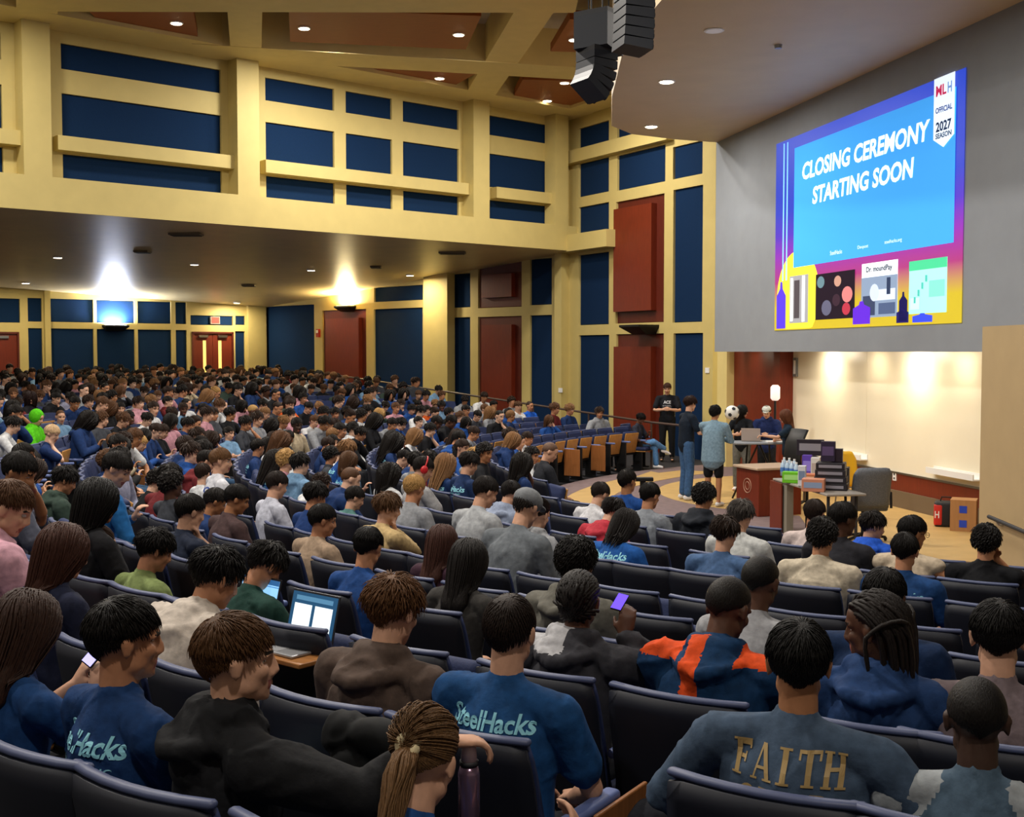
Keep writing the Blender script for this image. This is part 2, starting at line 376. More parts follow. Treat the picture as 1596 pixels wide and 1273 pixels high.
# soffit strip that follows the high wall
a = Vector((C1[0], C1[1], 0)); q = a-UH*22; s_ = -Vector((-UH.y, UH.x, 0))
beam((a+s_*.55)[:2], (q+s_*.55)[:2], 1.1, ZB+.02)
ua = Vector((C1[0]-C0[0], C1[1]-C0[1], 0)).normalized()
beam((C0[0]-.4, C0[1]-.3), (C1[0]-.3, C1[1]-.3), .8, ZB+.022)
struct(g.build('trim_4', M_CEIL))
def can(p, r, nm, lab, strength=9, grp=None, n=Vector((0, 0, -1)), lum='FFE9C8'):
    e = empty('ceiling_downlight', p, lab, 'ceiling light', group=grp); q = MB()
    k = 20; q.tube([(0, 0, .03), (0, 0, -.012)], r*1.25, k); q.build('trim_ring', M_WHITE, e)
    q = MB(); q.tube([(0, 0, -.010), (0, 0, -.018)], r, k); q.build('lamp_lens', glow(lum, strength), e); return e
zc_ = ZB+.1
cl = [([(450, 13), (750, 25), (726, 77), (452, 65)], 'long brown wooden ceiling cloud with two lights, top centre', [(474, 44, 'left'), (715, 54, 'right')]),
      ([(112, -8), (298, -2), (308, 57), (262, 55), (150, 29)], 'brown wooden ceiling cloud in the top left corner with one light', [(275, 36, '')]),
      ([(560, 98), (760, 105), (694, 141), (640, 129)], 'brown wooden ceiling cloud mostly hidden behind the long beam', [(685, 122, '')]),
      ([(815, 124), (935, 127), (905, 164), (795, 160)], 'brown wooden ceiling cloud below the hanging speakers with two lights', [(853, 157, 'lower'), (880, 129, 'upper')]),
      ([(888, 30), (985, 32), (955, 83), (858, 80)], 'small brown wooden ceiling cloud left of the hanging speakers', [(895, 62, '')])]
for pts, lab, ls in cl:
    q = MB(); P = [at_z(x, y, zc_) for x, y in pts]; q.prism([(p.x, p.y) for p in P], zc_, zc_+.17)
    tag(q.build('ceiling_cloud', mat('9A5226', .5, kind='woodh', scale=3, amt=.1)), lab, 'ceiling panel')
    for (x, y, nm) in ls:
        p = at_z(x, y, zc_-.01); can(p, .1, '', ('round light, %s one in the ' % nm if nm else 'round light in the ')+lab.replace(' with two lights', '').replace(' with one light', '').replace('brown wooden ', '').replace('ceiling ', ''), 14)
for (x, y, lab) in [(90, 400, 'low ceiling light near the left edge, nearest to the parapet'), (40, 440, 'low ceiling light at the far left, close to the rear wall'),
                    (303, 411, 'low ceiling light in the middle of the low ceiling'), (369, 471, 'low ceiling light over the double doors'),
                    (485, 420, 'low ceiling light right of the middle, left of the small vent'), (639, 428, 'low ceiling light nearest the first thick column')]:
    p = low_hit(x, y); can(p+Vector((0, 0, -.02)), .1, '', 'small round '+lab, 14)
    add_light('house_downlight', 'AREA', p+Vector((0, 0, -.08)), 85, (1, .85, .6), .3)
for (x, y, lab, w_, h_) in [(290, 364, 'grey air vent in the low ceiling beside the parapet', .7, .35), (222, 391, 'small dark ceiling vent left of the middle light', .35, .35), (388, 444, 'small ceiling vent near the double doors', .4, .3),
                      (586, 415, 'tiny ceiling vent between the two right lights', .3, .3), (705, 393, 'long air vent by the parapet end', .7, .35)]:
    p = low_hit(x, y); e = empty('ceiling_vent', p+Vector((0, 0, -.02)), lab, 'air vent'); q = MB(); q.box((-w_/2, -h_/2, -.02), (w_/2, h_/2, .02)); q.build('vent_frame', mat('6E6250', .6), e)
    q = MB()
    for i in range(6): yy = -h_*.4+h_*.8*i/5; q.box((-w_*.45, yy-.012, -.035), (w_*.45, yy+.012, -.02))
    q.build('louvre', mat('3F382E', .6), e)
# ---------------------------------------------------------------- stage ceiling
ZS = WG.hit(1115, 223)[1]
pts = [(1116, 223), (1050, 217), (985, 209), (953, 196), (954, 150), (970, 83), (1000, 36), (1040, -10)]
P = [at_z(x, y, ZS) for x, y in pts]; P = [(p.x, p.y) for p in P]
P[0] = (WG.pt(WG.hit(1116, 223)[0], 0, -.3).x, WG.pt(WG.hit(1116, 223)[0], 0, -.3).y)
P += [(2.25, 10), (2.6, 4), (2.6, -3), (9.9, -3), (9.5-.2081*4+.3, 4)]
g = MB(); g.prism(P, ZS, ZT+.99); struct(g.build('ceiling_stage', mat('D2BC9A', .55, kind='paint', scale=2, amt=.03)))
for (x, y, lab, s) in [(1039, 127, 'bright round light in the smooth stage ceiling, upper of the two lit ones', 14), (1015, 197, 'bright round light in the stage ceiling just above the blue panels', 14), (1113, 47, 'faint unlit round light in the stage ceiling', .35)]:
    p = at_z(x, y, ZS); can(p, .11, '', lab, s, lum='FFE9C8' if s > 1 else 'B0A8A8')
p = at_z(1213, 70, ZS); q = MB(); q.tube([(0, 0, .01), (0, 0, -.05)], [.06, .05], 12); o = q.build('sprinkler_head', M_METAL); o.location = p; tag(o, 'tiny sprinkler head in the stage ceiling above the projection', 'sprinkler')
p = at_z(368, 20, ZT+.55); e = empty('smoke_detector', p, 'small hanging sprinkler fitting on the ceiling beam, top left', 'detector'); q = MB(); q.tube([(0, 0, .5), (0, 0, .05)], .012, 8); q.build('drop_rod', M_METAL, e); q = MB(); q.tube([(0, 0, .05), (0, 0, 0), (0, 0, -.06)], [.05, .11, .1], 14); q.build('detector_cap', M_WHITE, e)
# ---------------------------------------------------------------- projection wall and recess
aL = WG.hit(1115, 400)[0]; z_s = 2.5
g = MB(); WG.box(g, -11, aL, z_s, ZS+.02, -.28, 0); struct(g.build('wall_projection', M_GREY))
g = MB(); WG.box(g, -11, aL, z_s+.02, z_s+.5, -.9, -.281); struct(g.build('ceiling_recess', wallpaint('9A8F80')))
# recess: inner walls
M_INY = wallpaint('D8BE6A')
a0 = WB.hit(1146, 600)[0]; g = MB(); WB.box(g, a0-.0, a0+6, 0, 3.0, -.25, 0); struct(g.build('wall_recess_left', M_INY))
g = MB(); a1 = WB.hit(1131, 600)[0]; WB.box(g, a0, a1, 0, 2.99, .001, .2); struct(g.build('trim_5', wallpaint('E4D08A')))
g = MB(); WB.box(g, -9, a0, 0, 3.0, -.25, -.02); struct(g.build('wall_recess', wallpaint('CFC7B0')))
ar = WB.hit(1237, 650)[0]
g = MB(); WB.box(g, ar, a0, 0, 2.98, -.019, .03); WB.box(g, ar, ar+.28, 0, 2.979, .031, .3)
tag(g.build('red_panel', M_RED), 'dark red wooden panel in the stage recess, left of the whiteboard', 'wall panel')
wb0 = WB.hit(1529, 650)[0]; zb = WB.hit(1370, 729)[1]; zr_ = WB.hit(1370, 757)[1]; zbb = .02
e = empty('whiteboard', WB.pt((ar+wb0)/2, zb), 'long cream whiteboard brightly lit from above in the stage recess', 'whiteboard'); inv = tr(*(-WB.pt((ar+wb0)/2, zb)))
mid = WB.hit(1352, 650)[0]
M_WB = mat('EFE6CE', .35, kind='paint', scale=1.5, amt=.02, spec=.5)
for (b0, b1, nm) in [(wb0-1.2, mid-.004, 'board_panel'), (mid+.004, ar, 'board_panel')]:
    q = MB(); WB.box(q, b0, b1, zb, 2.97, -.018, .02); q.build(nm, M_WB, e, M=inv)
q = MB(); WB.box(q, wb0-1.2, ar, zb-.03, zb, -.018, .05); q.build('board_rail', M_METAL, e, M=inv)
g = MB(); WB.box(g, wb0-1.3, ar, zr_, zb-.03, -.018, .03); tag(g.build('wood_wainscot', M_RED), 'long red wooden strip under the whiteboard', 'wall panel')
g = MB(); WB.box(g, wb0-1.3, ar, 0, zr_, -.018, .06); struct(g.build('baseboard_stage', mat('6B5A45', .6)))
for (x0, x1, y0, y1, lab) in [(1276, 1346, 697, 712, 'white marker tray fixed below the left half of the whiteboard'), (1449, 1523, 727, 742, 'white marker tray fixed below the right half of the whiteboard')]:
    b1, z1 = WB.hit(x0, y0, .1); b0, _ = WB.hit(x1, y1, .1); q = MB(); WB.box(q, b0, b1, z1-.09, z1-.07, .021, .17); WB.box(q, b0, b1, z1-.07, z1, .15, .17); WB.box(q, b0, b1, z1-.07, z1+.01, .021, .035)
    tag(q.build('marker_tray', M_WHITE), lab, 'tray')
b, z = WB.hit(1242, 572); q = MB(); WB.box(q, b-.1, b+.05, z-.18, z+.18, .021, .06); o = q.build('wall_box', mat('6F7276', .5)); tag(o, 'small grey framed box at the upper left of the whiteboard', 'control box')
q = MB(); WB.box(q, b-.07, b+.02, z-.13, z+.13, .06, .064); q.build('notice', M_WHITE, o)
b, z = WB.hit(1395, 742, .03); q = MB(); WB.box(q, b-.05, b+.05, z-.07, z+.07, .03, .045); o = q.build('wall_outlet', M_WHITE); tag(o, 'white power outlet in the red strip below the whiteboard', 'outlet')
q = MB(); [q.box((0, 0, 0), (0, 0, 0)) for _ in ()]
WB.box(q, b-.02, b+.02, z+.015, z+.05, .045, .047); WB.box(q, b-.02, b+.02, z-.05, z-.015, .045, .047); q.build('socket', M_DGREY, o)
for i, x in enumerate((1180, 1300, 1372, 1436, 1508)):
    b = WB.hit(x, 600)[0]; p = WB.pt(b, z_s+.0, .40)
    l_ = add_light('whiteboard_lamp', 'AREA', p, (4, 23, 7, 26, 9)[i], (1, .86, .64), .34, aim=WB.n*-.55+Vector((0, 0, -1)), spread=170)
    q = MB(); q.tube([p+Vector((0, 0, .02)), p+Vector((0, 0, .012))], .09, 14); tag(q.build('recess_lamp', glow('FFE0B0', 6)), 'lamp tucked up inside the recess over the board', 'light', 'lamps hidden in the recess')
# wing wall at the right
WW = Wall((5.34, 13.5), (5.52, 6.0)); ztop = WW.hit(1531, 509)[1]
g = MB(); WW.box(g, 0, 7.5, -.6, ztop, -1.6, 0); struct(g.build('wall_right', wallpaint('B49C74')))
e = empty('wall_handrail', WW.pt(.2, .6), 'dark metal handrail fixed to the beige wall at the right edge', 'handrail'); inv = tr(*(-WW.pt(.2, .6)))
pa = WW.hit(1541, 805, .08); pb = WW.hit(1640, 847, .08)
q = MB(); q.caps([WW.pt(pa[0], pa[1], .08), WW.pt(pb[0], pb[1], .08)], .022, 10); q.build('rail', M_DGREY, e, M=inv)
for t in (.12, .8):
    a = pa[0]+(pb[0]-pa[0])*t; z = pa[1]+(pb[1]-pa[1])*t; q = MB(); q.tube([WW.pt(a, z, .08), WW.pt(a, z-.06, .04), WW.pt(a, z-.06, 0)], .012, 8); q.build('bracket', M_METAL, e, M=inv)
# ---------------------------------------------------------------- projected slide
def textmesh(s, w=None, h=None, bold=0., ext=.0):
    c = bpy.data.curves.new('t', 'FONT'); c.body = s; c.size = 1; c.offset = bold; c.extrude = ext; c.resolution_u = 3
    o = bpy.data.objects.new('t', c); COL.objects.link(o); dg = bpy.context.evaluated_depsgraph_get(); dg.update()
    me = bpy.data.meshes.new_from_object(o.evaluated_get(dg)); bpy.data.objects.remove(o); bpy.data.curves.remove(c)
    V = np.array([v.co[:] for v in me.vertices]); lo = V.min(0); hi = V.max(0); c_ = (lo+hi)/2; sz = hi-lo
    kx = w/sz[0] if w else (h/sz[1]); ky = h/sz[1] if h else kx
    fs = [tuple(p.vertices) for p in me.polygons]; V = (V-c_)*[kx, ky, 1]; bpy.data.meshes.remove(me)
    return V, fs
def text(name, s, m, w, h, M, parent=None, bold=.02, shear=0):
    V, fs = textmesh(s, w, h, bold); V[:, 0] += V[:, 1]*shear
    q = MB(); q.add([Vector(v) for v in V], fs); return q.build(name, m, parent, M=M)
TL = WG.hit(1211, 225); TR = WG.hit(1506, 105); BR = WG.hit(1501, 503); BL = WG.hit(1208, 515)
sA1 = (TL[0]+BL[0])/2; sA0 = (TR[0]+BR[0])/2; sZ1 = (TL[1]+TR[1])/2; sZ0 = (BR[1]+BL[1])/2
print('SLIDE', sA1-sA0, sZ1-sZ0, TL, TR, BR, BL, 'ZF', ZF, 'ZT', ZT, 'ZS', ZS)
so = WG.pt(sA0, sZ0, .012)       # frame: x to the right of the picture, y up, z to the room
FX = -WG.u; FM = Matrix.Translation(WG.pt(sA1, sZ0, .012)) @ Matrix(((FX.x, 0, WG.n.x, 0), (FX.y, 0, WG.n.y, 0), (0, 1, 0, 0), (0, 0, 0, 1)))
SW = sA1-sA0; SH_ = sZ1-sZ0
slide = empty('projected_slide', (0, 0, 0), 'bright projected slide announcing the closing ceremony, on the grey wall', 'projection'); slide.matrix_world = FM
def uv(x, y): a, z = WG.hit(x, y, .012); return (sA1-a, z-sZ0)
def emi(h, s=1.): return mat(h, 1, emit=s, spec=0)
def srect(nm, x0, y0, x1, y1, m, n, par=None):
    q = MB(); q.add([(x0, y0, n), (x1, y0, n), (x1, y1, n), (x0, y1, n)], [(0, 1, 2, 3)]); return q.build(nm, m, par or slide)
bgm = bpy.data.materials.new('slide_background'); bgm.use_nodes = True; nt = bgm.node_tree; b = nt.nodes['Principled BSDF']; b.inputs['Base Color'].default_value = (0, 0, 0, 1)
tc = nt.nodes.new('ShaderNodeTexCoord'); sx = nt.nodes.new('ShaderNodeSeparateXYZ'); rp_ = nt.nodes.new('ShaderNodeValToRGB')
nt.links.new(tc.outputs['Generated'], sx.inputs[0]); nt.links.new(sx.outputs[1], rp_.inputs[0]); nt.links.new(rp_.outputs[0], b.inputs['Emission Color']); b.inputs['Emission Strength'].default_value = .95
el = rp_.color_ramp.elements; el[0].position = 0; el[0].color = (*rgb('F2D22A'), 1); el[1].position = 1; el[1].color = (*rgb('1E46D2'), 1)
for p_, c_ in ((.12, 'F0D028'), (.25, 'C8388C'), (.38, 'A82CC8'), (.5, '5A30D8'), (.62, '2440D8')): k = el.new(p_); k.color = (*rgb(c_), 1)
srect('slide_background', 0, 0, SW, SH_, bgm, 0)
def R4(x0, y0, x1, y1):  # pixel left/top .. right/bottom
    a = uv(x0, y0); c = uv(x1, y1); return a[0], c[1], c[0], a[1]
q = MB(); cx, cy = uv(1243, 452); q.add([(max(0.02, cx+.85*math.cos(t)), max(.02, cy-.1+.8*math.sin(t)), .003) for t in [2*PI*i/40 for i in range(40)]], [tuple(range(40))]); q.build('yellow_disc', emi('F0DC3C'), slide)
a = uv(1239, 233); c = uv(1487, 380); srect('blue_panel', a[0], c[1]+.02, c[0], a[1]+.02, emi('4096E2', 1.0), .006)
for x in (1220.5, 1226): u0 = uv(x, 440)[0]; srect('neon_line', u0-.025, .9, u0+.025, SH_-.05, emi('78B4FF', 1.1), .007)
def stext(nm, s, x, y, w, h, m, bold=.02, shear=0):
    u_, v_ = uv(x, y); return text(nm, s, m, w, h, tr(u_, v_, .012), slide, bold, shear)
wht = emi('F4FAFF', 1.15)
def pw(x0, x1, y): return uv(x1, y)[0]-uv(x0, y)[0]
tx = MB()
l1 = stext('headline', 'CLOSING CEREMONY', 0, 0, pw(1252, 1449, 235), .30, wht, .03, .12); u0 = (uv(1252, 265)[0]+uv(1449, 200)[0])/2; v0 = (uv(1252, 266)[1]+uv(1449, 204)[1])/2; l1.location = (u0, v0, .012)
l2 = stext('headline', 'STARTING SOON', 0, 0, pw(1268, 1424, 285), .30, wht, .03, .12); l2.location = ((uv(1268, 301)[0]+uv(1424, 263)[0])/2, (uv(1268, 302)[1]+uv(1424, 264)[1])/2, .012)
for (x, y, s, w) in [(1304, 393, 'SteelHacks', .42), (1346, 385, 'Devpost', .34), (1393, 376, 'steelhacks.org', .5)]: stext('caption', s, x, y, w, .07, emi('D8E8F8'), 0)
x0, y0, x1, y1 = R4(1458, 130, 1489, 222)
q = MB(); q.add([(x0, y0+.12, .02), ((x0+x1)/2, y0-.02, .02), (x1, y0+.12, .02), (x1, SH_-.0, .02), (x0, SH_-.0, .02)], [(0, 1, 2, 3, 4)]); q.build('season_badge', emi('DCEAF6', 1.0), slide)
bx = (x0+x1)/2; bw = x1-x0
BH = SH_-y0
for (s, v, h, c_, k) in [('ML', SH_-BH*.19, .15, 'B02850', .5), ('OFFICIAL', SH_-BH*.47, .08, '283C78', .8), ('2027', SH_-BH*.71, .14, '1E2C4A', .74), ('SEASON', SH_-BH*.84, .075, '283C5A', .76)]:
    text('badge_text', s, emi(c_), bw*k, h, tr(bx-(bw*.14 if s == 'ML' else 0), v, .024), slide, .03)
text('badge_text', 'H', emi('6E8CC0'), bw*.2, .15, tr(bx+bw*.27, SH_-BH*.19, .024), slide, .03)
for (x0, y0, x1, y1, c_, nm) in [(1231, 429, 1260, 503, '8E8E92', 'photo_card'), (1271, 424, 1332, 497, '241C24', 'photo_card'), (1343, 408, 1399, 494, 'E6EEF4', 'photo_card'), (1417, 404, 1476, 488, '9CF0D0', 'photo_card')]:
    a = uv((x0+x1)/2, (y0+y1)/2); w = pw(x0, x1, (y0+y1)/2); h = uv((x0+x1)/2, y0)[1]-uv((x0+x1)/2, y1)[1]
    bx0, bx1, by0, by1 = a[0]-w/2, a[0]+w/2, a[1]-h/2, a[1]+h/2
    cd = srect(nm, bx0, by0, bx1, by1, emi(c_, .9), .01)
    def sub(f0, g0, f1, g1, c2, n=.014): srect('photo_detail', bx0+w*f0, by0+h*g0, bx0+w*f1, by0+h*g1, emi(c2, .85), n, None)
    if x0 == 1231: sub(.06, .04, .2, .96, 'F0F0F0'); sub(.26, .1, .55, .9, '4A4448'); sub(.68, .02, .84, .98, 'E8ECF0')
    if x0 == 1271:
        for (fx, fy, r_, c2) in [(.14, .82, .1, '5E7A84'), (.58, .8, .09, 'B08878'), (.82, .5, .13, 'C87878'), (.3, .25, .13, '5A5A70'), (.55, .4, .1, '3A2A34'), (.8, .2, .1, 'A83848')]:
            q = MB(); q.add([(bx0+w*(fx+r_*math.cos(t)), by0+h*(fy+r_*math.sin(t)*1.3), .014) for t in [2*PI*i/16 for i in range(16)]], [tuple(range(16))]); q.build('photo_detail', emi(c2, .8), slide)
    if x0 == 1343:
        sub(0, 0, 1, .74, '7C8EA8'); sub(.05, .04, .4, .4, '39425C', .016); sub(.4, .3, .95, .5, 'C2CCDA', .016); sub(.5, .05, .95, .25, '4A5878', .016); sub(.72, .4, .82, .7, '2F3A54', .018)
        q = MB(); q.add([(bx0+w*(.38+.13*math.cos(t)), by0+h*(.45+.16*math.sin(t)), .018) for t in [2*PI*i/16 for i in range(16)]], [tuple(range(16))]); q.build('photo_detail', emi('B8C4D4', .9), slide)
        text('caption', 'Dr. moundPay', emi('283040'), w*.72, .11, tr((bx0+bx1)/2, by1-h*.13, .018), slide, .02)
    if x0 == 1417:
        sub(0, .82, 1, 1, '48C08C'); sub(.05, .08, .3, .3, 'B8F0E8', .016); sub(.55, .3, .95, .6, '7ADCC0', .016)
        for i_ in range(4): sub(.15+.1*i_, .2+.13*i_, .2+.1*i_, .32+.13*i_, '4AAFA8', .018)
for (x0, y0, x1, y1, c_) in [(1212, 440, 1226, 512, '5038C8'), (1331, 470, 1358, 505, '5A2CC0'), (1403, 455, 1416, 500, '1E1C4C'), (1424, 488, 1455, 502, '3848E0'), (1399, 480, 1418, 503, '241E5A')]:
    a = uv(x0, (y0+y1)/2); w = pw(x0, x1, (y0+y1)/2); h = uv(x0, y0)[1]-uv(x0, y1)[1]; yb = max(0.0, uv((x0+x1)/2, y1)[1])
    q = MB(); q.add([(a[0], yb, .02), (a[0]+w, yb, .02), (a[0]+w, yb+h*.7, .02), (a[0]+w*.65, yb+h*.85, .02), (a[0]+w*.6, yb+h, .02), (a[0]+w*.4, yb+h, .02), (a[0]+w*.35, yb+h*.85, .02), (a[0], yb+h*.7, .02)], [tuple(range(8))]); q.build('skyline_shape', emi(c_, .9), slide)
# ---------------------------------------------------------------- hanging line arrays, uplights, alarm
def line_array(top, n, dz, w, d, curve, yaw, lab):
    e = empty('line_array_speaker', top, lab, 'speaker', yaw); z = 0; y = 0; a = 0
    q = MB(); q.box((-w/2, -d/2, 0), (w/2, d/2, .05)); q.tube([(-w*.3, 0, .05), (-w*.3, 0, 3.2)], .008, 6); q.tube([(w*.3, 0, .05), (w*.3, 0, 3.2)], .008, 6); q.build('rigging_frame', M_DGREY, e)
    M = Matrix.Identity(4)
    for i in range(n):
        q = MB(); q.prism([(-d/2, 0), (d/2, 0), (d/2, -dz*.97), (-d/2, -dz*.82)], -w/2, w/2, 0, M=M @ Matrix(((0, 0, 1, 0), (1, 0, 0, 0), (0, 1, 0, 0), (0, 0, 0, 1))))
        c = q.build('speaker_cabinet', mat('1D222C', .55), e)
        q = MB(); q.box((-w*.46, d/2, -dz*.9), (w*.46, d/2+.012, -dz*.06), M=M)
        for s in (-1, 1): q.tube([M @ Vector((s*w*.28, d/2+.01, -dz*.5)), M @ Vector((s*w*.28, d/2+.03, -dz*.5))], dz*.3, 12)
        q.build('speaker_grille', mat('30343C', .7, kind='fabric', scale=90, amt=.4), c)
        M = M @ tr(0, -.0, -dz) @ rot(R(-curve*(1 if i > 0 else .3)), 'X')
p = at_y(933, 27, 13); line_array(p, 1, .42, .42, .34, 0, R(-35), 'upper grey blue box of the left hanging speaker column'); 
p = at_y(930, 84, 13); line_array(p, 5, .09, .36, .3, 11, R(-60), 'curved dark blue line array hanging below the grey box')
p = at_y(988, -14, 12); line_array(p, 6, .1, .36, .3, 1, R(-75), 'black hanging speaker column at the top edge of the picture')
def uplight(W, x, y, n, w, lab, e_, c_, hgt=.16):
    a, z = W.hit(x, y, n); p = W.pt(a, z, n); e = empty('wall_uplight', p, lab, 'wall light'); inv = tr(*(-p)); u = W.u; q = MB()
    for (a0_, a1_, z0_, z1_, k0, k1) in [(-w/2, w/2, -.02, .03, -n, .12)]:
        W.box(q, a+a0_, a+a1_, z+z0_, z+z1_, .0, n+.12)
    vs = [W.pt(a+s*w/2, z-.02, m_) for s in (-1, 1) for m_ in (0, n+.12)]+[W.pt(a+s*w*.35, z-hgt, m_) for s in (-1, 1) for m_ in (0, n*.6)]
    q.add(vs, [(0, 1, 3, 2), (4, 6, 7, 5), (0, 4, 5, 1), (2, 3, 7, 6), (0, 2, 6, 4), (1, 5, 7, 3)]); q.build('fixture_body', M_BLACK, e, M=inv)
    if e_:
        q = MB(); W.box(q, a-w*.4, a+w*.4, z+.031, z+.036, .03, n+.08); q.build('lamp_lens', glow(c_, 14), e, M=inv)
        L = add_light('uplight_beam', 'AREA', W.pt(a, z+.07, n*.6), e_, rgb(c_), .28, aim=(0, 0, 1))
        L.data.shape = 'RECTANGLE'; L.data.size = w*.8; L.data.size_y = .12; L.rotation_euler = Matrix((u, Vector((0, 0, 1)).cross(u)*-1, Vector((0, 0, -1)))).transposed().to_euler()
uplight(WR, 181, 508, .2, .8, 'black wall uplight with cold glow on the rear wall, left part', 330, 'E6ECFF')
uplight(WS, 536, 478, .2, .8, 'black wall uplight above the far red panel', 330, 'FFE8B0')
uplight(WA, 986, 508, .5, .8, 'black angular fixture between the two red panels near the stage', 0, '', .2)
a, z = WS.hit(496, 519, .03); q = MB(); WS.box(q, a-.08, a+.08, z-.14, z+.14, 0, .07); o = q.build('fire_alarm', mat('A8261C', .4)); tag(o, 'small red fire alarm on the strip left of the far red panel', 'alarm')
q = MB(); WS.box(q, a-.05, a+.05, z+.0, z+.1, .07, .09); q.build('strobe', M_WHITE, o)
for (W, x, y, lab) in [(WA, 1103, 577, 'tiny white wall switch on the yellow column near the projection wall'), (WS, 874, 608, 'tiny pale wall plate on the last column, low near the handrail')]:
    a, z = W.hit(x, y, .3 if W is WS else 0); q = MB(); n = .3 if W is WS else 0; W.box(q, a-.07, a+.07, z-.06, z+.06, n, n+.02); o = q.build('wall_switch', M_WHITE); tag(o, lab, 'switch')
# ---------------------------------------------------------------- floor
CX, CY = 9.5, 18.5
FZ = [(0, -.0), (9.3, -.05), (14.1, .12), (15.9, .31), (16.8, .40), (17.7, .48), (18.6, .54), (21, .62), (28, .78), (40, .9)]
def flz(r):
    for (a, x), (b, y) in zip(FZ, FZ[1:]):
        if r <= b: return x+(y-x)*(r-a)/(b-a)
    return .9
g = MB(); NR, NA = 44, 64
for i in range(NR+1):
    r = 9.3+(34-9.3)*i/NR
    for j in range(NA+1):
        b = R(95+180*j/NA); g.v.append((CX+r*math.cos(b), CY+r*math.sin(b), flz(r)))
for i in range(NR):
    for j in range(NA): a = i*(NA+1)+j; g.f.append((a, a+NA+1, a+NA+2, a+1)); g.m.append(0)
struct(g.build('floor', mat('26262C', .9, kind='carpet', scale=12, amt=.15, bump=.3)))
g = MB(); g.prism([(CX+9.32*math.cos(R(t)), CY+9.32*math.sin(R(t))) for t in range(90, 275, 3)]+[(12, 8)], -.3, 0)
struct(g.build('floor_stage', mat('7A6868', .9, kind='carpet', scale=9, amt=.12, bump=.2)))
M_TAN = mat('C2A064', .5, kind='paint', scale=4, amt=.06)
def inlay(pts, z, lab, m=M_TAN):
    q = MB(); q.prism(pts, .0, z); return struct(q.build('floor_inlay', m))
inlay([(5.8+3.2*math.cos(R(t)), 20.9+3.2*math.sin(R(t))) for t in range(0, 360, 6)], .004, '')
inlay([(CX+r*math.cos(R(t)), CY+r*math.sin(R(t))) for r, T in ((8.0, range(130, 190, 4)), (8.75, range(189, 129, -4))) for t in T], .005, '')
inlay([(2.9-.33, 23.9), (2.9, 24.7), (2.9+.33, 23.9), (2.9, 23.1)], .006, '')
inlay([(4.6, 19.5), (3.9, 14.6), (9, 8), (9, 24), (5.0, 24)], .003, '')
g = MB(); g.tube([(x, y, .0) for x, y in [(3.9, 14.4), (4.7, 14.1), (5.5, 13.6)]], [(.12, .06)]*3, 8); struct(g.build('trim_6', mat('5A3A24', .5)))
# ---------------------------------------------------------------- remeshing and heads
def remesh(mb, vox, it=3, fac=.5, name='m', dec=1.):
    me = mb.mesh('tmp', []) if False else bpy.data.meshes.new('tmp'); me.from_pydata(mb.v, [], mb.f); me.update()
    o = bpy.data.objects.new('tmp', me); COL.objects.link(o)
    m = o.modifiers.new('r', 'REMESH'); m.mode = 'VOXEL'; m.voxel_size = vox
    s = o.modifiers.new('s', 'SMOOTH'); s.factor = fac; s.iterations = it
    if dec < 1: dm = o.modifiers.new('d', 'DECIMATE'); dm.ratio = dec
    dg = bpy.context.evaluated_depsgraph_get(); dg.update()
    r = bpy.data.meshes.new_from_object(o.evaluated_get(dg)); r.name = name
    bpy.data.objects.remove(o); bpy.data.meshes.remove(me)
    r.polygons.foreach_set('use_smooth', [True]*len(r.polygons)); return r
def head_parts(q, M, fine=True):
    def E(c, r, sg=18, rg=12): q.ell(M @ Vector(c), r, sg, rg, M=M.to_3x3().to_4x4())
    def T(p, r, sg=8): q.caps([M @ Vector(c) for c in p], r, sg)
    E((0, -.012, .03), (.074, .095, .088)); E((0, .025, -.03), (.058, .062, .085)); E((0, .045, -.075), (.04, .042, .036))
    E((0, .070, -.094), (.022, .02, .017)); E((0, .05, .045), (.055, .042, .045))
    for s in (-1, 1):
        E((s*.036, .060, -.022), (.022, .022, .024)); E((s*.043, .018, -.058), (.018, .036, .028))
        T([(s*.012, .088, .021), (s*.032, .086, .026), (s*.05, .068, .018)], .0085)
        E((s*.079, -.008, -.004), (.009, .019, .032)); E((s*.084, -.014, .008), (.007, .014, .018))
        E((s*.014, .094, -.036), (.009, .010, .007))
    T([(0, .086, .018), (0, .097, -.010), (0, .103, -.029)], [.008, .0105, .0125])
    T([(-.022, .080, -.060), (0, .090, -.0585), (.022, .080, -.060)], .006); T([(-.018, .079, -.070), (0, .088, -.0715), (.018, .079, -.070)], .0065)
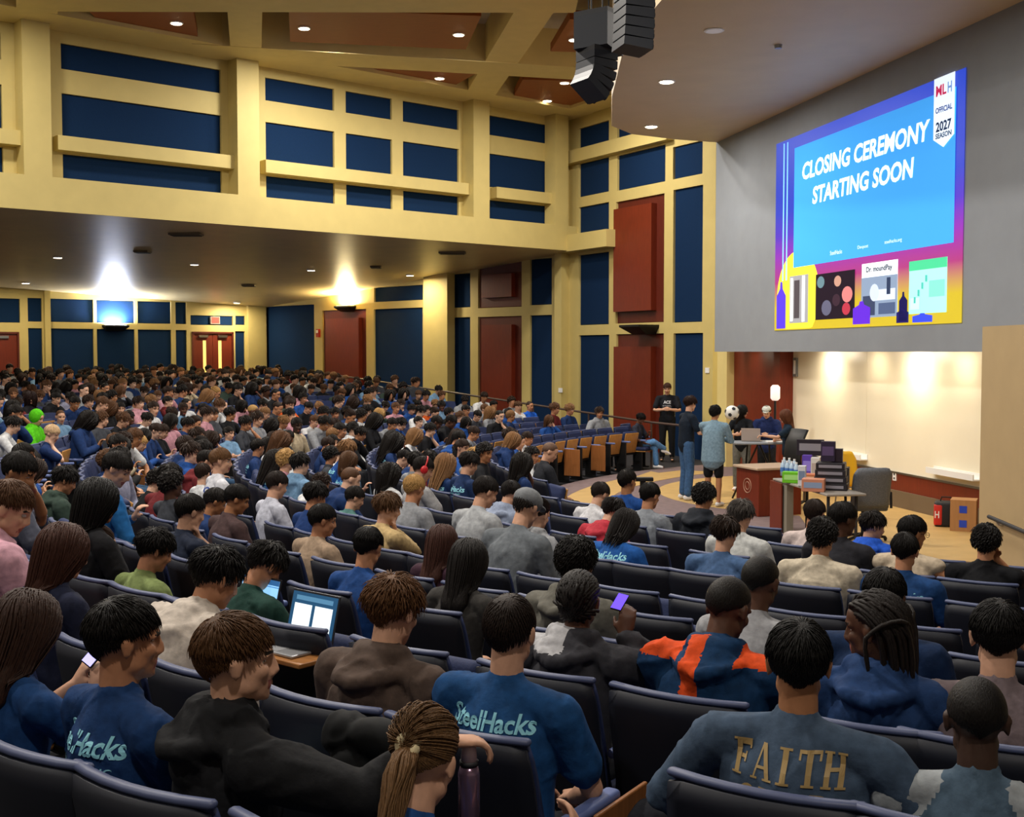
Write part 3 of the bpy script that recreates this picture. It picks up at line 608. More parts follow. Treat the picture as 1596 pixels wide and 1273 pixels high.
def paint_head(me, HM):
    inv = HM.inverted(); me.materials.clear()
    for m in (skinm('B98462'), mat('DAD6D0', .3), mat('1A1210', .3), mat('9A5A50', .5)): me.materials.append(m)
    V = [v for v in me.vertices]; loc = [None]*len(V)
    for v in V:
        l = inv @ v.co
        if abs(l.x) < .14 and -.14 < l.y < .15 and -.14 < l.z < .14:
            if l.y > .04 and abs(l.z-.004) < .03:      # eye sockets
                d = math.hypot(abs(l.x)-.031, (l.z-.004)*1.35); k = math.exp(-(d/.013)**2)*.011
                if k > .0005: l = Vector((l.x, l.y-k, l.z)); v.co = HM @ l
            loc[v.index] = l
    for p in me.polygons:
        l = loc[p.vertices[0]]
        if l is None or l.y < .05: continue
        c = Vector((0, 0, 0)); ok = True
        for i in p.vertices:
            if loc[i] is None: ok = False; break
            c += loc[i]
        if not ok: continue
        c /= len(p.vertices)
        dx = abs(c.x)-.031; dz = c.z-.004
        if (dx/.0145)**2+(dz/.0065)**2 < 1: p.material_index = 2 if (dx*dx+dz*dz) < .0064**2 else 1
        elif abs(dx-.002) < .019 and abs(c.z-.0265+abs(dx)*.12) < .0038: p.material_index = 2
        elif abs(c.x) < .024 and -.079 < c.z < -.053 and c.y > .072: p.material_index = 3
# ---------------------------------------------------------------- hair
HC = Vector((0, -.012, .03)); HR = Vector((.078, .099, .092))
def hairline(n):
    a = abs(math.atan2(n.x, n.y))      # 0 front .. pi back
    if a < .9: return .50-.10*a
    if a < 1.5: return .41-(a-.9)/.6*.42
    if a < 1.75: return -.22
    return -.22-(a-1.75)/(PI-1.75)*.62
def scalp_pts(n, r_, mar=0.):
    out = []; ga = PI*(3-5**.5)
    for i in range(int(n)):
        z = 1-2*(i+.5)/n; rr = math.sqrt(max(0, 1-z*z)); t = ga*i; d = Vector((rr*math.cos(t), rr*math.sin(t), z))
        if d.z > hairline(d)+mar: out.append(d)
    return out
def surf(d, k=1.0): return HC+Vector((d.x*HR.x, d.y*HR.y, d.z*HR.z))*k
def hair_mesh(style, lod, seed=0):
    rr = random.Random(seed*7+len(style)); q = MB(); near = lod == 0
    cap_k = {'buzz': 1.02, 'short': 1.07, 'messy': 1.1, 'curly': 1.12, 'long': 1.1, 'bun': 1.05, 'pony': 1.06, 'braids': 1.04, 'dreads': 1.08, 'thin': 1.04, 'cap': 1.05, 'hood': 1.02, 'bob': 1.1}.get(style, 1.07)
    # base cap
    nu, nv = (40, 26) if near else (20, 13); idx = {}; vs = []
    for j in range(nv+1):
        for i in range(nu):
            th = PI*j/nv*.82; ph = 2*PI*i/nu; d = Vector((math.sin(th)*math.sin(ph), math.sin(th)*math.cos(ph), math.cos(th)))
            hl = hairline(d); over = (hl-d.z)
            nz = noise.noise(d*4+Vector((seed, 0, 0)))*.02 if style != 'buzz' else 0
            k = cap_k+nz
            if style in ('short', 'messy', 'thin', 'cap'): k = 1.02+(k-1.02)*max(0, min(1, (d.z+.25)/.7))
            if over > -.1: k = 1.0+(cap_k-1.0)*max(0, -over/.1)-.0
            if over > 0: k = .93
            vs.append(surf(d, k))
    fs = [(j*nu+i, (j+1)*nu+i, (j+1)*nu+(i+1) % nu, j*nu+(i+1) % nu) for j in range(nv) for i in range(nu)]
    q.add(vs, fs)
    if style == 'buzz': return q.mesh('hair_buzz', hairm('1A1412'), True)
    # locks
    N = {'short': 2600, 'messy': 2400, 'curly': 2200, 'long': 2300, 'bob': 2200, 'bun': 1900, 'pony': 2000, 'braids': 260, 'dreads': 150, 'thin': 900, 'cap': 500, 'hood': 200}.get(style, 900)
    if not near: N = int(N*(.13 if lod == 1 else .032 if lod == 2 else .42) if style not in ('dreads', 'braids') else N*.8)
    wid = (.0031 if near else .0095 if lod == 1 else .019 if lod == 2 else .0052)
    K = Vector((.12, -.45, .88)).normalized()
    for d in scalp_pts(N*1.6, rr):
        if style == 'thin' and (d-Vector((0, -.35, .93)).normalized()).length < .42 and rr.random() < .8: continue
        p = surf(d, 1.02); nrm = (p-HC).normalized(); away = (d-K); away = (away-d*away.dot(d)); away = away.normalized() if away.length > .03 else Vector((0, 1, 0))
        jit = Vector((rr.uniform(-1, 1), rr.uniform(-1, 1), rr.uniform(-1, 1)))
        L = .05; lift = .35; nseg = 5; grav = .3; w = wid; cur = 0
        flow = away
        if style == 'short': L = .022 if d.z < .25 else .046; lift = .10 if d.z < .25 else .38; jit *= .35
        elif style == 'messy': L = .03 if d.z < .1 else .07; lift = .7 if d.z > .3 else .22; jit *= .75; cur = .6
        elif style == 'curly': L = .06; lift = .9; jit *= .9; cur = 1.6; w *= 1.25
        elif style == 'thin': L = .035; lift = .1; jit *= .3
        elif style in ('long', 'bob'):
            side = Vector((d.x, 0, 0)); flow = (Vector((d.x*1.6, -.15 if d.y > .3 else 0, -.6)) if d.z > .2 else Vector((0, -.2, -1))); flow = (flow-d*flow.dot(d)).normalized()
            L = (.40 if style == 'long' else .22)+rr.uniform(-.05, .05)-max(0, .3-d.z)*.12; lift = .12; nseg = 12 if near else 8; grav = 1; jit *= .12; w *= 1.7
        elif style in ('bun', 'pony'):
            tgt = Vector((0, -.115, .045 if style == 'bun' else .03)); flow = (tgt-p); flow = (flow-d*flow.dot(d)).normalized(); L = max(.02, (tgt-p).length*1.12); lift = .06; nseg = 6; grav = 0; jit *= .05; w *= 1.3
        elif style == 'braids': flow = Vector((0, -1, .1 if d.y > 0 else -.8)); flow = (flow-d*flow.dot(d)).normalized(); L = .12; lift = .03; nseg = 7; grav = .4; jit *= .03; w = .0075
        elif style == 'dreads': flow = Vector((d.x*.3, -1, -.25)); flow = (flow-d*flow.dot(d)).normalized(); L = .36+rr.uniform(-.08, .06); lift = .1; nseg = 11; grav = .8; jit *= .05; w = .0075
        elif style == 'cap': L = .03; lift = .12; jit *= .2
        st = L*rr.uniform(.8, 1.15)/nseg; dr = (flow+nrm*lift+jit*.5).normalized(); pts = [p]; ph = rr.uniform(0, 6.28)
        for i in range(nseg):
            if cur: ph += cur; a1 = nrm.cross(dr); dd = (dr+a1*math.cos(ph)*cur*.45+nrm*math.sin(ph)*cur*.3).normalized()
            else: dd = dr
            nx = pts[-1]+dd*st; l = nx-HC; e = math.sqrt((l.x/HR.x)**2+(l.y/HR.y)**2+(l.z/HR.z)**2); mn = 1.03+(.03 if i else 0)
            if style in ('long', 'bob') and nx.z < -.03:
                # stay outside neck and shoulders
                hx = math.hypot(nx.x, nx.y+.02); 
                if hx < .075: nx.x *= .075/hx; nx.y = (nx.y+.02)*.075/hx-.02
                if nx.y > .0: nx.y -= .012
                if nx.z < -.17: nx.y = min(nx.y, -.07+.0); nx.y -= .004
            elif e < mn: nx = HC+l*(mn/e)
            pts.append(nx); l = (nx-HC); nn = Vector((l.x/HR.x**2, l.y/HR.y**2, l.z/HR.z**2)).normalized()
            dr = (dr-nn*dr.dot(nn)*(.5 if lift > .3 else .85)+Vector((0, 0, -grav*.35))).normalized()
            if grav > .7 and nx.z < HC.z-.02: dr = (dr*.4+Vector((0, -.05, -1))).normalized()
        n = len(pts); sgs = 5 if style in ('dreads', 'braids') else 3
        vs = []
        for i, c in enumerate(pts):
            t = (pts[min(i+1, n-1)]-pts[max(i-1, 0)]).normalized(); nn = (c-HC).normalized(); sd = t.cross(nn); sd = sd.normalized() if sd.length > 1e-4 else Vector((1, 0, 0)); up = sd.cross(t)
            ww = w*(1 if style in ('dreads', 'braids') else (1-.75*(i/(n-1))**2))
            if style in ('dreads', 'braids'): ww *= 1+.16*(i % 2)
            if sgs == 3: vs += [c-sd*ww-up*ww*.2, c+up*ww*.7, c+sd*ww-up*ww*.2]
            else: vs += [c+(sd*math.cos(2*PI*k/5)+up*math.sin(2*PI*k/5))*ww for k in range(5)]
        fs = [(i*sgs+k, i*sgs+(k+1) % sgs, (i+1)*sgs+(k+1) % sgs, (i+1)*sgs+k) for i in range(n-1) for k in range(sgs)]+[tuple(range((n-1)*sgs, n*sgs))]
        q.add(vs, fs)
    if style in ('long', 'bob'):   # inner fall of hair so no gaps show
        zb_ = -.30 if style == 'long' else -.13
        pts = [(0, -.03, .05), (0, -.035, -.03), (0, -.05, -.10), (0, -.075, zb_*.6-.06), (0, -.10, zb_)]
        q.tube(pts, [(.078, .085), (.084, .08), (.082, .062), (.085, .045), (.06, .022)], 16 if near else 10, up=(0, 1, 0))
    if style == 'bun':
        for k in range(120 if near else 26):
            a = rr.uniform(0, 6.28); b = rr.uniform(-1, 1); c = Vector((0, -.128, .052)); pp = []
            for i in range(7): t = a+i*.35; r0 = .034; pp.append(c+Vector((r0*math.cos(t), b*.022-.0, r0*math.sin(t)*.95)))
            q.tube(pp, wid*1.5, 4, cap=False)
        q.ell((0, -.128, .052), (.033, .028, .032), 12, 8)
    if style == 'pony':
        q.ell((0, -.115, .03), (.02, .02, .02), 10, 8)
        for k in range(170 if near else 34):
            a = rr.uniform(0, 6.28); r0 = rr.random()**.5; pp = []
            for i in range(9):
                t = i/8; sp_ = .012+.034*math.sin(min(1, t*1.6)*PI*.62); cx = math.cos(a)*r0*sp_*(1-.3*t); cy = math.sin(a)*r0*sp_*.8
                pp.append(Vector((cx+.004*math.sin(i*1.3+a*3), -.115-.05*math.sin(t*PI*.55)+cy, .03+.02*math.sin(t*PI)-.23*t**1.25*rr.uniform(.97, 1.03))))
            q.tube(pp, [wid*1.3*(1-.7*(i/8)**2) for i in range(9)], 4, cap=False)
    return q.mesh('hair_'+style, hairm('1A1412'), near)
HAIRC = {}
def get_hair(style, lod, seed=0):
    k = (style, lod, seed % 3 if lod == 0 else seed % 2)
    if k not in HAIRC: HAIRC[k] = hair_mesh(*k)
    return HAIRC[k]
# ---------------------------------------------------------------- bodies
def ik(S, T, l1, l2, pole):
    d = T-S; L = min(d.length, (l1+l2)*.995); dn = d.normalized(); T = S+dn*L
    a = (l1*l1-l2*l2+L*L)/(2*L); h = math.sqrt(max(0, l1*l1-a*a)); p = pole-dn*pole.dot(dn); p.normalize(); return S+dn*a+p*h, T
def hand(q, W, D, N, side, curl=.5, k=1.0, fr=.0088):
    """wrist W, finger direction D, palm normal N (palm faces N)"""
    D = D.normalized(); N = (N-D*N.dot(D)).normalized(); X = D.cross(N)*side     # X points to the thumb side
    def P(x, y, z): return W+X*x*k+D*y*k+N*z*k
    q.caps([P(.0, .0, 0), P(0, .045, 0), P(0, .085, 0)], [(.026*k, .017*k), (.038*k, .015*k), (.039*k, .012*k)], 10, up=N)
    for i, (x, ln) in enumerate([(.030, .072), (.010, .080), (-.010, .075), (-.029, .060)]):
        p = P(x, .085, 0); a = 0; pts = [P(x*.95, .07, 0), p]; c = curl*(1+.12*i)
        for s_, fr_ in ((.42, .9), (.32, 1.1), (.26, .8)):
            a += c*fr_; p = p+(D*math.cos(a)+N*math.sin(a))*ln*s_*k*1.05; pts.append(p)
        q.caps(pts, [fr*1.05, fr*1.05, fr, fr*.95, fr*.85], 7)
    q.caps([P(.022, .02, .004), P(.045, .045, .014), P(.052, .075, .026+.01*curl)], [fr*1.35, fr*1.2, fr], 7)
def V3(*a): return Vector(a)
ARMS = {  # wrist target rel. to root (x is outward), pole, finger dir, palm normal
    'lap': ((.10, .30, .60), (1, -.5, -.3), (-.5, .8, -.15), (0, 0, -1)),
    'phone': ((.06, .30, .80), (1, -.3, -.9), (-.35, .3, .8), (-.3, .7, .3)),
    'phonehi': ((.07, .33, .93), (1, -.2, -1), (-.4, .3, .8), (-.4, .7, .3)),
    'type': ((.12, .38, .70), (1, -.4, -.6), (-.15, 1, -.05), (0, 0, -1)),
    'rest': ((.26, .26, .66), (1, -.6, -.2), (0, 1, -.05), (0, 0, -1)),
    'cross': ((-.10, .20, .80), (1, .2, -.8), (-1, .1, .0), (0, -1, 0)),
    'knee': ((.10, .40, .56), (1, .1, .1), (-.3, .9, -.4), (0, 0, -1)),
    'side': ((.25, .04, -.56), (1, -.8, 0), (0, .15, -1), (-1, 0, 0)),
    'belly': ((.07, .27, -.22), (1, -.6, -.3), (-1, .25, .1), (0, -1, 0)),
    'reach': ((.16, .48, -.12), (1, -.6, -.8), (-.2, 1, 0), (0, 0, -1)),
}
def build_person(P, vox, hid=True):
    """P: pose dict; returns meshes {body, top, legs, shoes} and the head matrix"""
    st = P.get('stand', False); fem = .9 if P.get('fem') else 1.0; wk = P.get('wide', 1.0)
    hip = V3(0, 0, .93) if st else V3(0, .02, .52); ln = R(P.get('lean', 5)); sl = R(P.get('sidelean', 0)); tw = R(P.get('twist', 0))
    def dirn(a, b=1.): return V3(math.sin(sl*b), math.sin(a), math.cos(a)*math.cos(sl*b)).normalized()
    p1 = hip+dirn(ln*.3, .5)*.19; p2 = p1+dirn(ln*.9)*.20; nb = p2+dirn(ln*1.3)*.12
    Rt = Matrix.Rotation(tw, 3, 'Z'); UPV = Rt @ V3(0, 1, 0); XV = Rt @ V3(1, 0, 0)
    sd = dirn(ln*1.1)
    hy = R(P.get('yaw', 0)); nod = R(P.get('nod', 8)); tilt = R(P.get('tilt', 0))
    nt_ = nb+(dirn(ln*1.0+nod*.35)*.060); hd = (Matrix.Rotation(hy, 3, 'Z') @ V3(0, math.sin(nod), math.cos(nod)))
    hc = nt_+hd*.10+(Matrix.Rotation(hy, 3, 'Z') @ V3(0, .012, 0))
    HM = Matrix.Translation(hc) @ rot(hy) @ rot(-nod, 'X') @ rot(tilt, 'Y')
    body = MB(); top = MB(); legs = MB(); shoes = MB()
    typ = P.get('top', 'tee'); sw = .194*fem*wk
    shs = [p2+sd*.056+XV*(s*sw)+UPV*(-.0) for s in (-1, 1)]
    # torso skin
    body.caps([hip+V3(0, 0, .0), p1, p2, nb-dirn(ln)*.02], [(.135, .09), (.12, .085), (.14*fem, .088), (.07, .06)], 16, up=UPV)
    body.caps([nb-sd*.05, nt_, hc+HM.to_3x3() @ V3(0, -.015, -.04)], [.058*fem, .054*fem, .052*fem], 14)
    head_parts(body, HM)
    lo = .045 if typ in ('hoodie', 'jacket', 'long') else .0
    bt = .012 if typ in ('hoodie', 'jacket') else 0
    e = bt; fw = wk
    hm = P.get('hem', 0)
    if hm: top.caps([hip-V3(0, 0, hm), hip-V3(0, 0, hm*.4), p1, p2-sd*.03], [(.215, .165), (.21, .16), (.20, .15), (.19, .13)], 20, up=UPV)
    top.caps([hip-V3(0, 0, .03), hip+V3(0, 0, .06), p1, p1.lerp(p2, .6), p2, nb-sd*.035, nb+sd*.006], [(.172*fw+e, .13+e), (.165*fw+e, .128+e), (.165*fem*fw+e, .120+e), (.180*fem*fw+e, .124+e), (.176*fem*fw+e, .115+e), (.105*fem+e, .085+e), (.070+e, .066+e)], 20, up=UPV)
    top.ell(p2.lerp(p1, .25)+UPV*-.035, (.135*fem, .095, .12), 16, 10, M=Matrix.Rotation(tw, 4, 'Z'))
    if P.get('fem'):
        for s in (-1, 1): top.ell(p2+sd*-.06+XV*(s*.065)+UPV*.085, (.055, .05, .055), 10, 8)
    for i, s in enumerate((-1, 1)):
        am = P.get('arms', ('lap', 'lap')); am = am[i]
        if isinstance(am, str) and am in ARMS: T, pole, D, N = ARMS[am]; T = Vector((T[0]*s, T[1], T[2])); pole = Vector((pole[0]*s, pole[1], pole[2])); D = Vector((D[0]*s, D[1], D[2])); N = Vector((N[0]*s, N[1], N[2]))
        elif am == 'chin': T = HM @ V3(s*.03, .09, -.16); pole = V3(s*.6, .6, -1); D = V3(-s*.25, -.1, 1); N = V3(-s*.2, -1, -.1)
        elif am == 'face': T = HM @ V3(s*.05, .13, -.10); pole = V3(s*.7, .6, -1); D = V3(-s*.2, -.5, 1); N = V3(0, -1, -.3)
        elif am == 'head': T = HM @ V3(s*.15, .03, .0); pole = V3(s*1, .5, -.6); D = V3(-s*.4, -.4, .8); N = V3(-s, 0, 0)
        else: T, pole, D, N = [Vector(v) for v in am]
        if st and not isinstance(P.get('arms')[i], str): pass
        elif st and isinstance(am, str) and am in ('side', 'belly', 'reach'): T = T+V3(0, 0, p2.z+.045) if am != 'side' else V3(s*(sw+.07), p2.y+.04, p2.z-.48)
        S = shs[i]; T = Vector(T); E_, T = ik(S, T, .285*P.get('al', 1), .25*P.get('al', 1), Vector(pole))
        k = 1.0 if not P.get('fem') else .9; ak = P.get('armk', 1.0)
        body.caps([S+XV*(-s*.02), S.lerp(E_, .4), E_, E_.lerp(T, .35), T], [.046*k*ak, .046*k*ak, .037*k*ak, .039*k*ak, .026*k], 12)
        hand(body, T, Vector(D), Vector(N), s, P.get('curl', .45), k, .0088 if vox < .012 else .0098)
        top.caps([nb-sd*.03+XV*(s*.03), (nb-sd*.03).lerp(S, .55)+sd*.006, S+sd*.004], [(.062+bt*.6), .058+bt*.6, .064*fem+bt], 12)
        up = S-(E_-S).normalized()*.0
        if typ == 'tank': top.caps([S.lerp(nb, .35), S.lerp(nb, .3)-sd*.05], .05, 10)
        elif typ == 'tee': top.caps([up, S.lerp(E_, .3), S.lerp(E_, .68)], [.070*fem, .066*fem, .068*fem], 14)
        else:
            top.caps([up, S.lerp(E_, .5), E_, E_.lerp(T, .5), E_.lerp(T, .93)], [.070*fem+bt, .062+bt, .053+bt, .050+bt, .038+bt*.8], 14)
    if typ in ('hoodie', 'jacket'):
        pts = []
        for j in range(13):
            a = R(-62-236*j/12)   # from front right round the back
            c = nb+sd*.022+XV*(math.cos(a)*.088)+UPV*(math.sin(a)*.078-.012)
            c += sd*(.02*(-math.sin(a)) if math.sin(a) < 0 else -.045*math.sin(a)*0-.01)
            pts.append(c)
        # the ring runs from the front over the shoulders and behind the neck
        ring = []
        for j in range(15):
            t = -PI/2+PI*.18+(2*PI-PI*.36)*j/14; x = math.cos(t); y = -math.sin(t)
            # y>0 front .. here t=-pi/2 is front
            yy = math.sin(t)*-1
            ring.append(nb+XV*(x*.085)+UPV*(yy*.075)+sd*(.012+(.022 if yy < 0 else -.03*yy)))
        top.caps(ring, [.030+.008*math.sin(PI*j/14) for j in range(15)], 10)
        if typ == 'hoodie':
            for (yy, zz, rx, ry, rz_) in ((-.085, -.01, .112, .05, .055), (-.112, -.055, .105, .045, .065), (-.118, -.105, .08, .035, .05)): top.ell(nb+UPV*yy+sd*zz, (rx, ry, rz_), 14, 10, M=Matrix.Rotation(tw, 4, 'Z'))
            top.caps([nb+XV*(-.12)+UPV*.02-sd*.03, nb-XV*.12-UPV*.07-sd*.02, nb-XV*.07-UPV*.15-sd*.03, nb-UPV*.172-sd*.045, nb+XV*.07-UPV*.15-sd*.03, nb+XV*.12-UPV*.07-sd*.02, nb+XV*.12+UPV*.02-sd*.03], [.02, .026, .026, .028, .026, .026, .02], 10)
    if typ == 'polo': pass
    # legs
    lm = P.get('legs', 'sit'); shorts = P.get('shorts', False)
    for i, s in enumerate((-1, 1)):
        H = hip+V3(s*.088, 0, -.0)
        if st:
            K = V3(s*.10, .025, .50); A = V3(s*.11+P.get('stx', 0), -.01, .095); ft = V3(s*.05, 1, 0)
        elif lm == 'cross' and s > 0: K = V3(-.02, .46, .64); A = V3(-.26, .62, .45); ft = V3(-.6, .6, -.3)
        elif lm == 'wide': K = V3(s*.26, .42, .50); A = V3(s*.24, .46, .09); ft = V3(s*.25, 1, 0)
        else: K = V3(s*.12, .45, .50); A = V3(s*.12, .44+P.get('kick', .04), .09); ft = V3(s*.1, 1, 0)
        if 'custom_leg' in P and i in P['custom_leg']: K, A, ft = [Vector(v) for v in P['custom_leg'][i]]
        ft.normalize()
        body.caps([H, H.lerp(K, .5), K, K.lerp(A, .3), A], [.078, .07, .052, .053, .035], 12)
        body.caps([A+V3(0, 0, -.02)-ft*.03, A+ft*.10+V3(0, 0, -.045), A+ft*.18+V3(0, 0, -.055)], [(.033, .036), (.038, .028), (.03, .018)], 8)
        legs.caps([H, H.lerp(K, .5)]+([K.lerp(H, .12)] if shorts else [K, K.lerp(A, .5), A+V3(0, 0, .02)]), [.096, .088]+([.082] if shorts else [.072, .068, .062]), 14)
        shoes.caps([A-ft*.045+V3(0, 0, -.045), A+ft*.06+V3(0, 0, -.045), A+ft*.16+V3(0, 0, -.058)], [(.038, .044), (.044, .040), (.040, .028)], 12)
    legs.caps([hip-V3(.075, 0, .0), hip+V3(.075, 0, .0)], [.108, .108], 14); legs.caps([hip, hip+V3(0, 0, .09)], [(.15, .11), (.145, .105)], 16)
    out = {}
    cv = vox*1.25
    out['body'] = remesh(body, vox, 2, .45, 'person', .45 if vox < .02 else .35); paint_head(out['body'], HM)
    out['top'] = remesh(top, cv, 5, .6, 'shirt', .8 if vox < .012 else .4)
    out['legs'] = remesh(legs, max(cv*1.2, .018), 3, .5, 'trousers', .3); out['shoes'] = remesh(shoes, max(cv, .014), 2, .4, 'shoes', .4)
    if vox < .012: wrinkle(out['top'], P.get('seed', 3), .0075 if typ in ('hoodie', 'jacket') else .0055); wrinkle(out['legs'], 5, .006)
    for k in ('top', 'legs', 'shoes'): out[k].materials.append(M_BLACK)
    out['HM'] = HM; out['nb'] = nb; out['S'] = shs; return out
def wrinkle(me, seed, amp):
    n = len(me.vertices); co = np.empty(n*3); no = np.empty(n*3)
    me.vertices.foreach_get('co', co); me.vertex_normals.foreach_get('vector', no)
    co = co.reshape(-1, 3); no = no.reshape(-1, 3); off = Vector((seed*3.7, seed*1.3, 0)); h = np.empty(n); nn = noise.noise
    o2 = Vector((9, 0, 0)); o3 = Vector((0, 5, 0))
    for i in range(n):
        x, y, z = co[i]; q = Vector((x*7, y*7, z*7))+off
        w1 = nn(q*.55); m = nn(q*.45+o3)
        a = nn(Vector((q.x*1.1+w1*2.2, q.y*1.1, q.z*.55+w1*1.6))+o2)
        h[i] = max(0, 1-abs(a)*5.5)**1.5*(.35+max(0, m+.25)*1.5)+m*.7
    co += no*(h*amp)[:, None]; me.vertices.foreach_set('co', co.ravel()); me.update()
def setmat(o, m, slot=0):
    o.material_slots[slot].link = 'OBJECT'; o.material_slots[slot].material = m
SKIN = {'l': 'D0A084', 'm': 'B98260', 't': 'A87450', 'd': '5A3A2A', 'b': '3E2A20', 'p': 'DDB095'}
def assemble(ms, loc, rz, sc, label, skin, topc, legc, shoec, hairs, hairc, lod, grp=None, name='person', hid=0):
    M = Matrix.Translation(loc) @ rot(rz) @ Matrix.Scale(sc, 4)
    o = bpy.data.objects.new('person', ms['body']); COL.objects.link(o); o.matrix_world = M
    setmat(o, skinm(SKIN.get(skin, skin))); tag(o, label, 'person', grp)
    tn = ms.get('tname', 'shirt'); t = link(tn, ms['top'], o); setmat(t, cloth(topc))
    l = link('trousers', ms['legs'], o); setmat(l, cloth(legc)); s = link('shoes', ms['shoes'], o); setmat(s, mat(shoec, .6))
    h = None
    if hairs != 'none':
        h = link('hair', get_hair(hairs, lod, hid), o, ms['HM']); setmat(h, hairm(hairc))
    return o, t, h
# ---------------------------------------------------------------- auditorium seats
M_CUSH = mat('1F2C54', .75, kind='fabric', scale=80, amt=.1, bump=.2, spec=.4)
M_ARM = mat('5A6A9C', .5, spec=.4)
def curved(w, z0, z1, y0, y1, th, bow, cr, nx=12, nz=10):
    q = MB(); vs = []; 
    for side in (0, 1):
        for j in range(nz+1):
            t = j/nz
            for i in range(nx+1):
                u = 2*i/nx-1; zz = z0+(z1-z0)*t
                zz -= cr*max(0, (abs(u)-.72)/.28)**2.2*max(0, (t-.75)/.25); x = u*w/2*(1-.04*max(0, (t-.8)/.2)**2)
                y = y0+(y1-y0)*t+bow*u*u-(th if side else 0)*(1 if 0 < j < nz and 0 < i < nx else .55); vs.append((x, y, zz))
    A = (nx+1)*(nz+1); f = []
    for j in range(nz):
        for i in range(nx):
            a = j*(nx+1)+i; f.append((a, a+nx+1, a+nx+2, a+1)); f.append((A+a, A+a+1, A+a+nx+2, A+a+nx+1))
    ed = [i for i in range(nx+1)]+[j*(nx+1)+nx for j in range(1, nz+1)]+[nz*(nx+1)+i for i in range(nx-1, -1, -1)]+[j*(nx+1) for j in range(nz-1, 0, -1)]
    for k in range(len(ed)): a, b = ed[k], ed[(k+1) % len(ed)]; f.append((a, b, A+b, A+a))
    q.add(vs, f); return q
SEATM = {}
def seat_meshes():
    SEATM['back_shell'] = (curved(.52, .34, .925, -.165, -.290, .026, .045, .012).mesh('back_shell', M_SHELL, True), None)
    SEATM['back_cushion'] = (curved(.505, .42, .932, -.125, -.262, .034, .042, .012).mesh('back_cushion', M_CUSH, True), None)
    SEATM['seat_cushion'] = (MB().rbox((-.235, -.13, .39), (.235, .33, .475), .04).mesh('seat_cushion', M_CUSH, True), None)
    SEATM['seat_pan'] = (MB().rbox((-.225, -.12, .368), (.225, .31, .388), .008).mesh('seat_pan', M_WOODL, True), None)
    q = MB(); q.caps([(x, -.278+.044*(x/.26)**2, .934) for x in (-.245, -.16, -.08, 0, .08, .16, .245)], [(.012, .018)]*7, 8, up=(0, 1, 0)); SEATM['lit_top_trim'] = (q.mesh('lit_top_trim', mat('434D70', .5, spec=.5), True), None)  # pale bar added along the backrest top; its colour carries the highlight there
    q = MB(); q.rbox((.25, -.17, .635), (.305, .22, .672), .015); q.rbox((.263, -.13, .0), (.292, .12, .637), .012); SEATM['end_armrest'] = (q.mesh('armrest', M_ARM, True), None)
    Mu = tr(0, -.08, .43) @ rot(R(78), 'X') @ tr(0, .10, -.43)
    SEATM['seat_cushion_up'] = (MB().rbox((-.235, -.13, .39), (.235, .33, .475), .04, M=Mu).mesh('seat_cushion', M_CUSH, True), None)
    SEATM['seat_pan_up'] = (MB().rbox((-.225, -.12, .368), (.225, .31, .388), .008, M=Mu).mesh('seat_pan', M_WOODL, True), None)
    q = MB(); q.rbox((-.305, -.17, .635), (-.25, .22, .672), .015); SEATM['armrest'] = (q.mesh('armrest', M_ARM, True), None)
    q = MB(); q.rbox((-.292, -.13, .0), (-.263, .12, .637), .012); q.box((-.31, -.2, 0), (-.245, .2, .03)); SEATM['side_frame'] = (q.mesh('side_frame', M_BLACK, False), None)
    q = MB(); q.tube([(-.27, -.06, .37), (.27, -.06, .37)], .022, 8); q.tube([(-.27, -.17, .40), (.27, -.17, .40)], .015, 8); SEATM['cross_bar'] = (q.mesh('cross_bar', M_BLACK, False), None)
    q = MB(); q.rbox((.310, .02, .14), (.326, .36, .655), .006); q.box((.29, .05, .5), (.312, .12, .6)); SEATM['writing_tablet'] = (q.mesh('writing_tablet', mat('9A6234', .45, kind='wood', scale=4, amt=.12), False), None)
    q = MB(); q.prism([(-.02, .10), (.30, .10), (.32, .16), (.32, .40), (.26, .44), (.02, .44), (-.04, .38)], .672, .688); q.box((.275, .0, .64), (.30, .12, .675)); SEATM['writing_tablet_open'] = (q.mesh('writing_tablet', M_WOODT, False), None)
seat_meshes()
def seat(loc, rz, label, up=False, tablet=None, lod=0):
    e = empty('auditorium_seat', loc, label, 'seat', rz, 'navy tip-up seats of the hall')
    for k in ('back_shell', 'back_cushion', 'seat_cushion_up' if up else 'seat_cushion', 'seat_pan_up' if up else 'seat_pan', 'armrest', 'side_frame', 'cross_bar', 'lit_top_trim'):
        link(k.replace('_up', ''), SEATM[k][0], e)
    if tablet == 'open': link('writing_tablet', SEATM['writing_tablet_open'][0], e)
    elif tablet: link('writing_tablet', SEATM['writing_tablet'][0], e); link('armrest', SEATM['end_armrest'][0], e)
    return e
# ---------------------------------------------------------------- seating layout
def rowR(k): return 18.6-.9*k
def pos(b, r): return Vector((CX+r*math.cos(b), CY+r*math.sin(b), flz(r)))
def heading(p): return math.degrees(math.atan2(CX-p.x, CY-p.y))      # clockwise from +Y
RAILA = Vector((3.0, 25.5, 0)); RAILB = Vector((-6.3, 38.5, 0)); RN = Vector((RAILB.y-RAILA.y, -(RAILB.x-RAILA.x), 0)).normalized()
def inside(p):
    if (p-RAILA).dot(RN) > -.55: return False            # beyond the handrail
    if (p-base).dot(nH) > DR-1.4: return False            # rear wall
    return True
